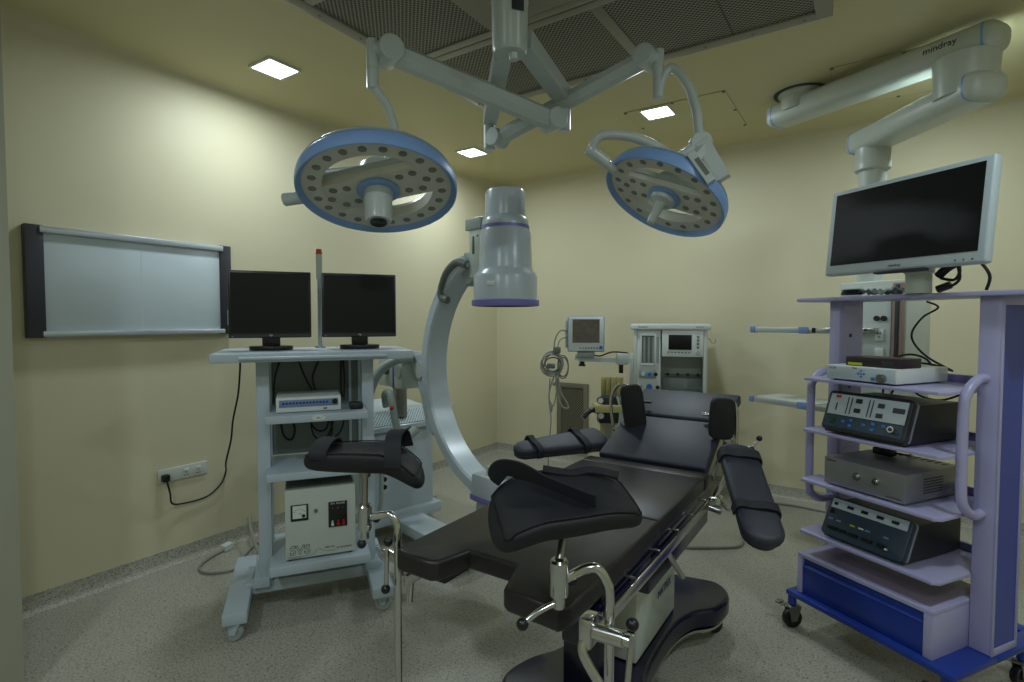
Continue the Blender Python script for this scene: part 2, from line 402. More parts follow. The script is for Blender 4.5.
# ================================================================== left monitor cart
LC = root('monitor_cart', 'pale blue grey wheeled equipment cart carrying two black monitors', 'cart', (1.09, -3.80, 0), R(55))
def shelf(u0, u1, v0, v1, z1, th, name='shelf', m='cart', par=LC, lip=.0):
    return part(G().b2((u0, v0, z1-th), (u1, v1, z1), .006), name, m, par)
shelf(-.068, .905, 0, .56, 1.387, .045, 'top_board')
part(G().cyl((.06, -.008, 1.362), (.76, -.008, 1.362), .009), 'front_rail', 'cart', LC)
shelf(.165, .668, .04, .50, 1.066, .042)
shelf(.167, .672, .04, .50, .772, .042)
shelf(.173, .675, .04, .52, .292, .05)
for a in (.118, .652): part(G().b2((a, .19, .14), (a+.064, .25, 1.345), .004), 'post', 'cart', LC)
for a in (.118, .652): part(G().b2((a, .42, .14), (a+.064, .46, 1.345), .004), 'post', 'cart', LC)
part(G().b2((.182, .435, .78), (.652, .447, 1.34)), 'back_panel', 'cartback', LC)
part(G().b2((.60, .425, .80), (.615, .435, 1.34)), 'back_seam', 'cart', LC)
for a in (.0, .70): part(G().b2((a-.03, -.07, .09), (a+.08, .62, .145), .006), 'foot', 'cart', LC)
for v in (.2, .42): part(G().b2((.05, v, .10), (.76, v+.06, .16), .004), 'cross_bar', 'cart', LC)
part(G().b2((.09, .17, .14), (.17, .5, .19), .004), 'foot_block', 'cart', LC); part(G().b2((.66, .17, .14), (.74, .5, .19), .004), 'foot_block', 'cart', LC)
def caster(par, x, y, rad=.04, w=.03, rot=0, m='hose', top=.09, tire='carmgrey', fork='cart'):
    f = G(Matrix.Translation((x, y, 0)) @ Matrix.Rotation(rot, 4, 'Z'))
    for s_ in (-1, 1): f.prism([(-rad*.35, rad*.75), (rad*.3, rad*.75), (rad*.75, top-.012), (-rad*.6, top-.012)], 0, .004, L=Matrix.Translation((0, s_*(w/2+.004)+(.002), 0)) @ Matrix.Rotation(PI/2, 4, 'X'))
    f.box((.005, 0, top-.008), (.06, w+.016, .012), .003); f.cyl((.005, 0, top-.004), (.005, 0, top+.01), .012, n=12)
    c = part(f, 'caster', fork, par)
    g = G(Matrix.Translation((x, y, 0)) @ Matrix.Rotation(rot, 4, 'Z'))
    g.lathe([(0, -w*.42), (rad*.55, -w*.45), (rad*.62, -w*.5), (rad*.93, -w*.5), (rad, -w*.3), (rad, w*.3), (rad*.93, w*.5), (rad*.62, w*.5), (rad*.55, w*.45), (0, w*.42)], (0, 0, rad), (0, 1, 0), 28)
    part(g, 'wheel', tire, c)
    ret = c
    h = G(Matrix.Translation((x, y, 0)) @ Matrix.Rotation(rot, 4, 'Z')).cyl((0, -w*.62, rad), (0, w*.62, rad), rad*.28, n=16)
    part(h, 'hub_cap', m, c); return ret
for a, b in ((.02, -.03), (.73, -.01), (.025, .58), (.725, .58)): caster(LC, a, b, .042, .03, R(-25))
part(G().prism([(.034*math.cos(2*PI*k/28), .0135*math.sin(2*PI*k/28)) for k in range(28)], 0, .003, L=Matrix.Translation((.42, .040, 1.045)) @ Matrix.Rotation(PI/2, 4, 'X')), 'badge', 'white', LC)
text('SIEMENS' if False else 'BPL', .012, 'badge_lettering', 'blueink', LC, face_front(.42, .0355, 1.045))
g = G()
g.tube([(.23, .43, 1.33), (.20, .40, 1.22), (.19, .42, 1.08)], .005); g.tube([(.32, .42, 1.33), (.36, .40, 1.22), (.41, .38, 1.12)], .005)
g.tube([(.44, .42, 1.33), (.40, .40, 1.22), (.42, .38, 1.13)], .005); g.tube([(.56, .42, 1.33), (.555, .40, 1.2), (.56, .38, 1.1)], .005); g.tube([(.57, .42, 1.33), (.575, .40, 1.2), (.57, .38, 1.1)], .005)
part(g, 'upper_cables', 'cable', LC)
g = G()
g.tube([(.22, .41, 1.02), (.24, .40, .90), (.28, .39, .87), (.30, .40, .93), (.27, .41, 1.02)], .006)
g.tube([(.36, .41, 1.02), (.41, .39, .92), (.47, .39, .92), (.49, .40, 1.02)], .006); g.tube([(.38, .40, 1.02), (.40, .38, .89), (.46, .38, .86), (.50, .39, .93), (.52, .40, 1.02)], .005)
g.tube([(.48, .40, 1.02), (.50, .38, .9), (.44, .36, .80)], .006); g.tube([(.58, .41, 1.02), (.55, .39, .90), (.46, .37, .83), (.43, .35, .79)], .005)
part(g, 'lower_cables', 'cable', LC)

def monitor(u, v, label):
    o = LC.matrix_basis if False else Matrix.Translation(LC.location) @ Matrix.Rotation(R(55), 4, 'Z')
    p = o @ V((u, v, 1.388))
    r = root('computer_monitor', label, 'monitor', p, R(55), 'black monitors on the cart')
    part(G().box((0, 0, .245), (.41, .03, .36), .006), 'casing', 'blackp', r)
    part(G().box((0, .028, .22), (.26, .04, .22), .015), 'rear_bulge', 'blackp', r)
    part(G().box((0, -.0155, .255), (.385, .002, .315)), 'screen', 'screen', r)
    part(G().box((0, -.016, .078), (.40, .001, .018)), 'lower_bezel', 'charcoal', r)
    text('hp', .016, 'brand_mark', 'white', r, face_front(0, -.0168, .080)); text('hp', .009, 'model_mark', 'alu', r, face_front(-.185, -.0168, .074))
    part(G().b2((-.045, -.005, .02), (.045, .02, .10), .004), 'stand_neck', 'blackp', r)
    part(G().prism([(.11*math.cos(t)*(1 if abs(math.cos(t)) < .9 else 1), .09*math.sin(t)) for t in [R(a) for a in (0, 20, 50, 90, 130, 160, 180, 200, 230, 270, 310, 340)]], 0, .022, .004), 'stand_base', 'blackp', r)
    return r
monitor(.19, .30, 'black flat monitor on the cart, the left one beside the wall viewing panel')
monitor(.655, .30, 'black flat monitor on the cart, the right one nearer the C-arm')
lcw = lambda u, v, z: Matrix.Translation(LC.location) @ Matrix.Rotation(R(55), 4, 'Z') @ V((u, v, z))
r = root('indicator_pole', 'slim grey pole with a red tip standing between the two monitors', 'pole', lcw(.445, .46, 1.388), R(55))
part(G().cyl((0, 0, 0), (0, 0, .53), .012).cyl((0, 0, 0), (0, 0, .012), .03), 'pole', 'alu', r)
part(G().cyl((0, 0, .40), (0, 0, .545), .018), 'sleeve', 'offwhite', r)
part(G().cyl((0, 0, .545), (0, 0, .575), .019, .015), 'red_tip', 'red', r)
r = root('video_processor', 'flat white control unit with a blue button strip on the cart shelf', 'control unit', lcw(.375, .24, 1.067), R(55))
part(G().box((0, 0, .042), (.32, .26, .078), .005), 'case', 'white', r)
part(G().box((0, -.131, .048), (.29, .003, .038), .001), 'button_strip', 'paleblue', r)
g = G()
for k in range(14): g.box((-.125+k*.0165, -.1335, .050), (.011, .002, .010))
part(g, 'buttons', 'blueink', r, kind='stuff')
part(G().cyl((.128, -.131, .052), (.128, -.142, .052), .014), 'knob', 'blackp', r); part(G().box((.08, -.132, .016), (.018, .003, .006)), 'port', 'blackp', r)
part(G().box((-.14, .1, .0025), (.01, .01, .003)).box((.14, .1, .0025), (.01, .01, .003)).box((-.14, -.1, .0025), (.01, .01, .003)).box((.14, -.1, .0025), (.01, .01, .003)), 'feet', 'blackp', r)
r = root('power_adapter', 'small black box at the right end of the cart shelf', 'adapter', lcw(.615, .14, 1.067), R(55))
part(G().box((0, 0, .018), (.07, .07, .034), .006).box((0, -.036, .018), (.03, .004, .012), .001), 'case', 'blackp', r); part(G().box((.0, -.039, .018), (.02, .002, .006)), 'label_strip', 'charcoal', r)
r = root('vacuum_power_unit', 'white metal box with meter and black switch panel on the lowest cart shelf', 'power unit', lcw(.425, .27, .293), R(55))
part(G().b2((-.175, -.19, .012), (.175, .19, .375), .004), 'case', 'offwhite', r)
part(G().b2((-.168, -.175, .374), (.168, .185, .382), .002), 'top_cover', 'rubber', r)
part(G().box((-.105, -.193, .255), (.085, .006, .085), .002), 'meter_frame', 'blackp', r)
part(G().box((-.105, -.197, .26), (.066, .002, .066)), 'meter_face', 'white', r)
g = G()
for k in range(7):
    a = R(150-k*20); g.box((-.105+.028*math.cos(a), -.1985, .248+.028*math.sin(a)), (.002, .001, .006), rot=(0, -a+PI/2, 0))
g.box((-.095, -.199, .247), (.03, .001, .002), rot=(0, R(35), 0)); g.cyl((-.085, -.197, .238), (-.085, -.2, .238), .009)
part(g, 'meter_needle', 'ink', r)
part(G().cyl((-.025, -.19, .255), (-.025, -.196, .255), .010, n=16), 'indicator', 'rubber', r)
part(G().box((.085, -.193, .225), (.095, .006, .135), .002), 'switch_panel', 'blackp', r)
for k, mm in enumerate(('offwhite', 'red', 'red')):
    part(G().cyl((.057+k*.028, -.196, .178), (.057+k*.028, -.212, .176), .007, n=12).box((.057+k*.028, -.203, .190), (.008, .012, .010), .002), 'toggle_switch', mm if k else 'white', r)
text('ON  POWER', .013, 'panel_lettering', 'white', r, face_front(.085, -.1965, .283)); text('-     --     -', .014, 'panel_lettering', 'white', r, face_front(.085, -.1965, .260))
text('SVS', .066, 'outline_lettering', 'ink', r, face_front(-.105, -.1905, .055), offset=.0022); text('SVS', .066, 'logo_lettering', 'offwhite', r, face_front(-.105, -.1915, .055), offset=-.0004)
g = G()
g.tube([(-.165, -.191, .026), (-.05, -.191, .024), (-.02, -.191, .050), (.0, -.191, .044), (.02, -.191, .034), (.07, -.191, .033)], .0008, n=4)
g.tube([(-.165, -.191, .018), (-.10, -.191, .018)], .0008, n=4, smooth=False)
part(g, 'logo_lines', 'ink', r)
text('1000 VA', .015, 'model_lettering', 'ink', r, face_front(.04, -.1905, .052)); text('SV SYSTEMS', .015, 'maker_lettering', 'ink', r, face_front(.115, -.1905, .042))
for a in (-.15, .15):
    for b in (-.16, .16): part(G().cyl((a, b, 0), (a, b, .013), .012, n=12), 'foot', 'blackp', r)

# ================================================================== C-arm
CA = root('c_arm_machine', 'pale blue grey mobile C-arm x-ray machine with purple trim behind the cart', 'x-ray machine', (1.966, -2.70, 0), R(-14))
cz, RO = 1.25, .755
g = G(); sec = [(-.052, -.068), (-.04, -.08), (.016, -.08), (.035, -.06), (.035, .06), (.016, .08), (-.04, .08), (-.052, .068)]
pts = [((RO-.04)*math.cos(R(a)), 0, cz+(RO-.04)*math.sin(R(a))) for a in range(112, 266, 4)]
part(g.tube(pts, 1, smooth=False, sec=[(a, b) for a, b in sec]), 'c_arc', 'carm', CA)
pts = [((RO+.008)*math.cos(R(a)), 0, cz+(RO+.008)*math.sin(R(a))) for a in range(118, 258, 4)]
part(G().tube(pts, 1, smooth=False, sec=[(-.016, -.03), (.016, -.03), (.016, .03), (-.016, .03)]), 'arc_rail', 'carmgrey', CA)
# image intensifier
part(G().lathe([(0, 1.65), (.150, 1.65), (.176, 1.655), (.177, 1.785), (.170, 1.805), (.152, 1.822), (.149, 1.84), (.141, 2.03), (.133, 2.045), (.131, 2.055), (.130, 2.075), (.126, 2.105), (.112, 2.12), (.110, 2.245), (.104, 2.262), (0, 2.262)], n=48), 'detector_housing', 'carm', CA)
part(G().lathe([(.165, 1.625), (.186, 1.628), (.188, 1.632), (.188, 1.658), (.176, 1.662)], n=48), 'purple_ring', 'purple', CA, label='purple ring around the detector mouth')
part(G().lathe([(.131, 2.052), (.1345, 2.052), (.133, 2.068), (.129, 2.068)], n=48), 'thin_purple_ring', 'purple', CA)
part(G().lathe([(0, 1.640), (.170, 1.640), (.170, 1.652), (0, 1.652)], n=48), 'detector_window', 'white', CA)
part(G().lathe([(0, 2.262), (.03, 2.262), (.03, 2.28), (.018, 2.285), (.018, 2.272)], n=20), 'lifting_eye', 'brushed', CA)
part(G().box((.07, -.165, 1.745), (.05, .006, .022), .002, rot=(0, 0, R(22))), 'badge', 'white', CA)
part(G().box((-.19, 0, 1.94), (.12, .13, .30), .015), 'detector_bracket', 'offwhite', CA)
part(G().box((-.20, 0, 2.10), (.14, .15, .065), .006), 'bracket_cap', 'carmgrey', CA)
part(G().box((-.205, -.067, 1.98), (.015, .004, .10), .001).box((-.165, -.067, 2.03), (.01, .004, .012), .001), 'bracket_switches', 'rubber', CA)
part(G().box((-.26, 0, 1.83), (.16, .10, .12), .02, rot=(0, R(-25), 0)), 'arc_clamp', 'carmgrey', CA)
part(G().tube([(-.26, -.07, 1.87), (-.34, -.08, 1.89), (-.44, -.08, 1.84), (-.50, -.08, 1.75), (-.50, -.08, 1.69), (-.45, -.07, 1.67)], .024), 'grab_handle', 'rubber', CA)
# tube head at the bottom
part(G().box((-.02, 0, .60), (.28, .26, .17), .025), 'tube_head', 'carm', CA)
part(G().box((-.02, 0, .545), (.284, .264, .035), .006), 'purple_band', 'purple', CA)
part(G().box((.01, 0, .705), (.17, .17, .05), .012), 'collimator', 'carm', CA)
part(G().box((-.02, 0, .475), (.24, .22, .09), .02), 'tube_head_base', 'carmgrey', CA)
# hub and horizontal carrier
part(G().prism([(-.62, .93), (-.66, .80), (-.72, .82), (-.80, 1.06), (-.90, 1.20), (-.90, 1.31), (-.72, 1.34), (-.68, 1.30)], -.05, .05, .008, L=Matrix.Rotation(PI/2, 4, 'X')), 'arc_carrier', 'carm', CA)
part(G().cyl((-.80, -.06, 1.22), (-.80, .06, 1.22), .055), 'pivot_disc', 'offwhite', CA)
part(G().cyl((-.70, 0, 1.30), (-1.10, 0, 1.29), .045), 'horizontal_arm', 'carmgrey', CA)
part(G().box((-1.16, 0, 1.20), (.22, .22, .24), .02), 'arm_housing', 'offwhite', CA)
part(G().box((-1.045, 0, 1.20), (.018, .225, .24), .002), 'purple_plate', 'purple', CA)
part(G().b2((-1.036, -.11, 1.08), (-.93, .11, 1.31), .012), 'front_housing', 'offwhite', CA)
part(G().cyl((-.975, -.11, 1.20), (-.975, -.116, 1.20), .045), 'round_cover', 'carmgrey', CA)
part(G().cyl((-1.14, 0, .86), (-1.14, 0, 1.10), .05), 'lift_column', 'brushed', CA)
part(G().cyl((-1.12, -.108, 1.20), (-1.12, -.14, 1.20), .03), 'knob', 'rubber', CA)
# cabinet
part(G().b2((-1.56, -.26, .16), (-1.10, .26, .78), .02), 'cabinet', 'carm', CA)
part(G().prism([(-1.58, .78), (-1.05, .78), (-1.05, .81), (-1.20, .90), (-1.58, .93)], -.27, .27, .006, L=Matrix.Rotation(PI/2, 4, 'X')), 'cabinet_top', 'carm', CA)
part(G().box((-1.125, 0, .859), (.15, .50, .004), rot=(0, R(31), 0)), 'vent_grid', 'carmperf', CA)
for k in range(3): part(G().cyl((-1.10, -.16, .50-k*.055), (-1.075, -.16, .50-k*.055), .016, n=14), 'black_knob', 'blackp', CA)
part(G().box((-1.098, -.16, .445), (.01, .06, .2), .003), 'knob_plate', 'offwhite', CA)
part(G().b2((-1.48, -.40, .10), (-1.26, .40, .17), .012), 'rear_leg', 'carmgrey', CA)
part(G().b2((-1.3, -.11, .09), (-.30, .11, .165), .015), 'front_leg', 'carm', CA)
part(G().b2((-1.42, -.30, .12), (-1.05, .30, .20), .012), 'cabinet_plinth', 'carm', CA)
for x, y in ((-1.36, .36), (-1.36, -.36), (-.38, 0)): caster(CA, x, y, .045, .045, R(20), top=.10, tire='rubber', fork='brushed')
g = G()
part(G().tube([(-.86, -.06, 1.30), (-.92, -.16, 1.28), (-.97, -.26, 1.20), (-1.0, -.32, 1.03), (-.98, -.34, .86), (-.92, -.32, .74), (-.84, -.24, .72), (-.76, -.10, .84)], .03), 'hose', 'hose', CA)
part(G().tube([(-.98, -.2, .97), (-.96, -.22, 1.05), (-.90, -.22, 1.07), (-.86, -.22, 1.0), (-.86, -.2, .88), (-.85, -.16, .72), (-.95, -.14, .66)], .024), 'hose', 'hose', CA)
part(G().tube([(-1.0, -.24, .70), (-.98, -.30, .66), (-1.0, -.34, .58), (-1.06, -.34, .54), (-1.12, -.34, .58), (-1.13, -.33, .66), (-1.06, -.30, .71)], .018), 'coiled_cable', 'rubber', CA)
part(G().tube([(-1.0, -.2, .62), (-.94, -.26, .5), (-.92, -.28, .35), (-.98, -.3, .22), (-1.15, -.34, .12), (-1.3, -.42, .03)], .014), 'hose', 'hose', CA)
part(G().sph((-.845, -.235, .98), .014), 'red_button', 'red', CA)
part(G().tube([(-.95, -.2, .80), (-.86, -.22, .78), (-.83, -.10, .84)], .01), 'black_lead', 'blackp', CA)

# ================================================================== operating table
T = root('operating_table', 'black padded operating table with navy base in the middle of the room', 'operating table', (2.80, -3.1, 0))
cx = 2.80
def TP(g, name, m, **k): return part(g, name, m, T, world=True, **k)
XL, XR, ZT, TH = 2.51, 3.09, .88, .06
# leg section with notch
YF, YN, YB = -4.085, -3.965, -3.43
out = [(XL, YB), (XL, YF+.02), (XL+.02, YF), (2.655, YF), (2.675, YF+.015), (2.70, YN), (2.865, YN), (2.905, YF+.0), (2.92, YF-.01), (XR-.02, YF-.02), (XR, YF+.01), (XR, YB)]
TP(G().prism(out, ZT-TH, ZT, .012, seg=3), 'leg_cushion', 'vinyl')
TP(G().b2((XL, YB+.006, ZT-TH), (XR, -2.85, ZT), .012), 'seat_cushion', 'vinyl')
TP(G().b2((XL, -2.847, ZT-TH), (XR, -2.755, ZT-.002), .008), 'seat_strip', 'vinyl')
def slab(y0, z0, y1, z1, xl0, xr0, xl1, xr1, th, bev=.012):
    d = V((0, y1-y0, z1-z0)).normalized(); n = V((0, -d.z, d.y)) ; L = (V((0, y1-y0, z1-z0))).length
    t = bmesh.new(); bmesh.ops.create_cube(t, size=1)
    for v in t.verts:
        s = v.co.y+.5; x = (xl0+(xl1-xl0)*s) if v.co.x < 0 else (xr0+(xr1-xr0)*s)
        p = V((0, y0, z0))+d*L*s-n*th*(.5-v.co.z); v.co = (x, p.y, p.z)
    bmesh.ops.bevel(t, geom=t.edges[:], offset=bev, segments=3, affect='EDGES', profile=.5)
    g = G(); g._add(t); return g
TP(slab(-2.745, .895, -2.425, 1.045, 2.55, 3.07, 2.575, 3.07, .055), 'back_cushion', 'bluevinyl')
TP(slab(-2.405, 1.05, -2.15, 1.155, 2.58, 3.07, 2.57, 3.10, .055), 'head_cushion', 'bluevinyl')
TP(slab(-2.74, .835, -2.43, .98, 2.58, 3.04, 2.60, 3.04, .03, .004), 'back_frame', 'navy')
TP(slab(-2.42, .99, -2.2, 1.08, 2.62, 3.02, 2.62, 3.02, .03, .004), 'head_frame', 'navy')
TP(G().b2((2.56, -3.88, .79), (3.085, -2.76, .822), .004), 'top_frame', 'navy')
TP(G().b2((2.60, -3.52, .66), (3.085, -2.76, .795), .01), 'drive_housing', 'navy')
TP(G().b2((3.01, -3.98, .72), (3.085, -3.5, .795), .01), 'side_housing', 'navy')
TP(G().b2((2.56, -3.98, .76), (2.62, -3.0, .795), .006), 'side_beam', 'navy')
for X in (2.535, 3.112): TP(G().b2((X-.006, -4.06, .765), (X+.006, -2.80, .799), .002), 'side_rail', 'steel')
for X, s in ((2.535, -1), (3.107, 1)):
    for yy in (-3.95, -3.72, -3.50, -3.30, -3.12, -2.92): TP(G().cyl((X-s*.03, yy, .808), (X+s*.006, yy, .808), .005, n=10), 'rail_spacer', 'steel')
TP(slab(-2.72, .86, -2.25, 1.08, 3.085, 3.095, 3.085, 3.095, .03, .002), 'back_side_rail', 'brushed')
TP(slab(-2.72, .86, -2.25, 1.08, 2.545, 2.555, 2.545, 2.555, .03, .002), 'back_side_rail', 'brushed')
# column
TP(G().b2((2.68, -3.20, .20), (2.925, -2.70, .60), .008), 'column', 'column')
TP(G().b2((2.76, -3.50, .19), (2.90, -3.36, .68), .01), 'front_plinth', 'navy')
TP(G().b2((2.665, -3.23, .55), (2.94, -2.68, .67), .006), 'column_shroud', 'navy')
text('MATRIX', .05, 'column_lettering', 'blueink', T, Matrix.Translation((2.9266-2.8, -2.86+3.1, .365)) @ Matrix.Rotation(PI/2, 4, 'Z') @ Matrix.Rotation(PI/2, 4, 'X'))
# base: lobed outline
def lob():
    pts = []
    key = [(2.52, -3.53), (2.62, -3.66), (2.80, -3.63), (2.98, -3.66), (3.08, -3.53), (3.06, -3.38), (2.985, -3.24), (2.965, -3.05), (2.97, -2.82), (3.01, -2.68), (3.09, -2.58), (3.11, -2.42), (3.02, -2.31), (2.80, -2.34),
           (2.56, -2.31), (2.48, -2.42), (2.50, -2.58), (2.58, -2.68), (2.63, -2.82), (2.635, -3.05), (2.615, -3.24), (2.54, -3.38)]
    n = len(key)
    for i in range(n):
        a, b, c, d = [V(key[(i+k) % n]) for k in (-1, 0, 1, 2)]
        for k in range(5):
            u = k/5; p = .5*((2*b)+(c-a)*u+(2*a-5*b+4*c-d)*u*u+(3*b-a-3*c+d)*u**3); pts.append((p.x, p.y))
    return pts
TP(G().prism(lob(), .105, .195, .02, seg=4), 'base', 'navy')
TP(G().prism([((x-cx)*.96+cx, (y+3.07)*.97-3.07) for x, y in lob()], .094, .106), 'base_trim', 'steel', label='pale metal strip under the base')
for x, y in ((3.05, -2.44), (2.55, -2.44), (2.62, -3.54), (3.0, -3.54)): caster(T, x-2.8, y+3.1, .04, .03, R(60), top=.09, tire='blackp', fork='blackp', m='brushed')
TP(G().tube([(3.095, -3.40, .775), (3.11, -3.38, .74), (3.10, -3.20, .60)], .011), 'release_lever', 'steel')
# shoulder supports (rest on rails beside the back cushion)
def support(x, y, z, h, w, lean, label, side, rz):
    r = root('shoulder_support', label, 'support pad', (x, y, z-.02), rz, 'upright black pads on the table back')
    g = G(Matrix.Rotation(lean, 4, 'Y'))
    g.prism([(w/2*math.copysign(abs(math.cos(a))**.5, math.cos(a)), h/2+h/2*math.copysign(abs(math.sin(a))**.35, math.sin(a))) for a in [k*2*PI/32 for k in range(32)]], -.022, .022, .008, L=Matrix.Rotation(PI/2, 4, 'X'))
    part(g, 'pad', 'foamdark', r)
    return r
rs = support(2.655, -2.50, 1.00, .235, .115, R(-8), 'black upright shoulder support pad at the left edge of the table back', -1, R(28))
part(G().tube([(2.62, -2.47, 1.19), (2.54, -2.46, 1.20), (2.50, -2.47, 1.12), (2.515, -2.47, .98)], .009).cyl((2.515, -2.47, .96), (2.545, -2.47, .96), .018), 'bracket_tube', 'steel', rs, world=True)
rs2 = support(3.085, -2.545, 1.01, .195, .112, R(3), 'black upright shoulder support pad at the right edge of the table back', 1, R(28))
part(G().tube([(3.07, -2.51, 1.15), (3.12, -2.49, 1.16), (3.14, -2.48, 1.12), (3.14, -2.48, .93)], .010), 'bracket_tube', 'steel', rs2, world=True)
part(G().box((3.115, -2.50, .97), (.05, .05, .06), .008).box((3.15, -2.48, .95), (.04, .04, .03), .006), 'clamp', 'steel', rs2, world=True)
part(G().cyl((3.14, -2.48, .95), (3.21, -2.44, .945), .007).cyl((3.20, -2.45, .94), (3.235, -2.43, .985), .006), 'handle', 'steel', rs2, world=True)
for p in ((3.205, -2.45, .938), (3.235, -2.43, .99)): part(G().sph(p, .014), 'handle_knob', 'blackp', rs2, world=True)
for x, y, z in ((2.66, -2.36, 1.115), (3.0, -2.43, 1.09)):
    TP(G().cyl((x-.025, y, z-.01), (x+.025, y, z-.01), .008, n=12), 'lock_pin', 'steel')

# arm boards
def padboard(name, label, A, B, w, th, straps, group, up=V((0, 0, 1)), tip=.6):
    A = V(A); B = V(B); d = (B-A); L = d.length; d.normalize()
    s = d.cross(up).normalized(); n = s.cross(d).normalized()
    r = root(name, label, 'arm board', A, 0, group)
    Mx = Matrix((( d.x, s.x, n.x, A.x), (d.y, s.y, n.y, A.y), (d.z, s.z, n.z, A.z), (0, 0, 0, 1)))
    def outline(w):
        o = []
        for k in range(13): a = -PI/2+PI*k/12; o.append((L-w*.42+w*.42*math.cos(a), w/2*tip*math.sin(a) if tip < 1 else w/2*math.sin(a)))
        for k in range(13): a = PI/2+PI*k/12; o.append((w*.3+w*.3*math.cos(a), w/2*math.sin(a)))
        return o
    part(G(Mx).prism(outline(w), -th/2, th/2, th*.42, seg=4), 'cushion', 'bluevinyl', r, world=True)
    part(G(Mx).prism([(x*.96+.01, y*.85) for x, y in outline(w)], -th/2-.012, -th/2+.004), 'board_plate', 'charcoal', r, world=True)
    for f, ws in straps:
        c = f*L; wl = w*(1 if f < .5 else (1+tip)/2)*.5+.003; g = G(Mx); sec = []
        path = [(c, -wl, -th*.3), (c, -wl, th*.2), (c, -wl*.85, th/2+.006), (c, -wl*.3, th/2+.012), (c, wl*.3, th/2+.006), (c, wl*.85, th/2+.008), (c, wl, th*.2), (c, wl, -th*.3)]
        g.tube(path, 1, sec=[(-.003, -ws), (.003, -ws), (.003, ws), (-.003, ws)], N0=(0, 1, .1))
        part(g, 'strap', 'strap', r, world=True)
    return r, Mx, L
a1, Mx1, L1 = padboard('arm_board', 'black padded arm board with straps sticking out left of the table', (2.50, -2.56, .93), (2.275, -3.08, .935), .15, .045, ((.30, .02), (.80, .016)), 'padded arm boards', up=V((.35, -.35, .87)), tip=.6)
part(G().cyl((2.51, -2.62, .90), (2.55, -2.66, .87), .014).box((2.50, -2.60, .905), (.06, .06, .03), .006), 'joint', 'steel', a1, world=True)
a2, Mx2, L2 = padboard('arm_board', 'black padded arm board with straps hanging down right of the table', (3.20, -2.80, 1.02), (3.385, -3.21, .785), .155, .05, ((.15, .024), (.70, .018)), 'padded arm boards', up=V((-.15, .5, .9)), tip=.95)
part(G().tube([(3.18, -2.82, .99), (3.17, -2.84, .90), (3.13, -2.86, .80)], .012).box((3.14, -2.86, .79), (.05, .06, .05), .006).cyl((3.15, -2.86, .80), (3.20, -2.90, .78), .009), 'joint', 'steel', a2, world=True)
part(G().cyl((3.11, -2.90, .775), (3.17, -2.92, .77), .01), 'clamp_knob', 'steel', a2, world=True)

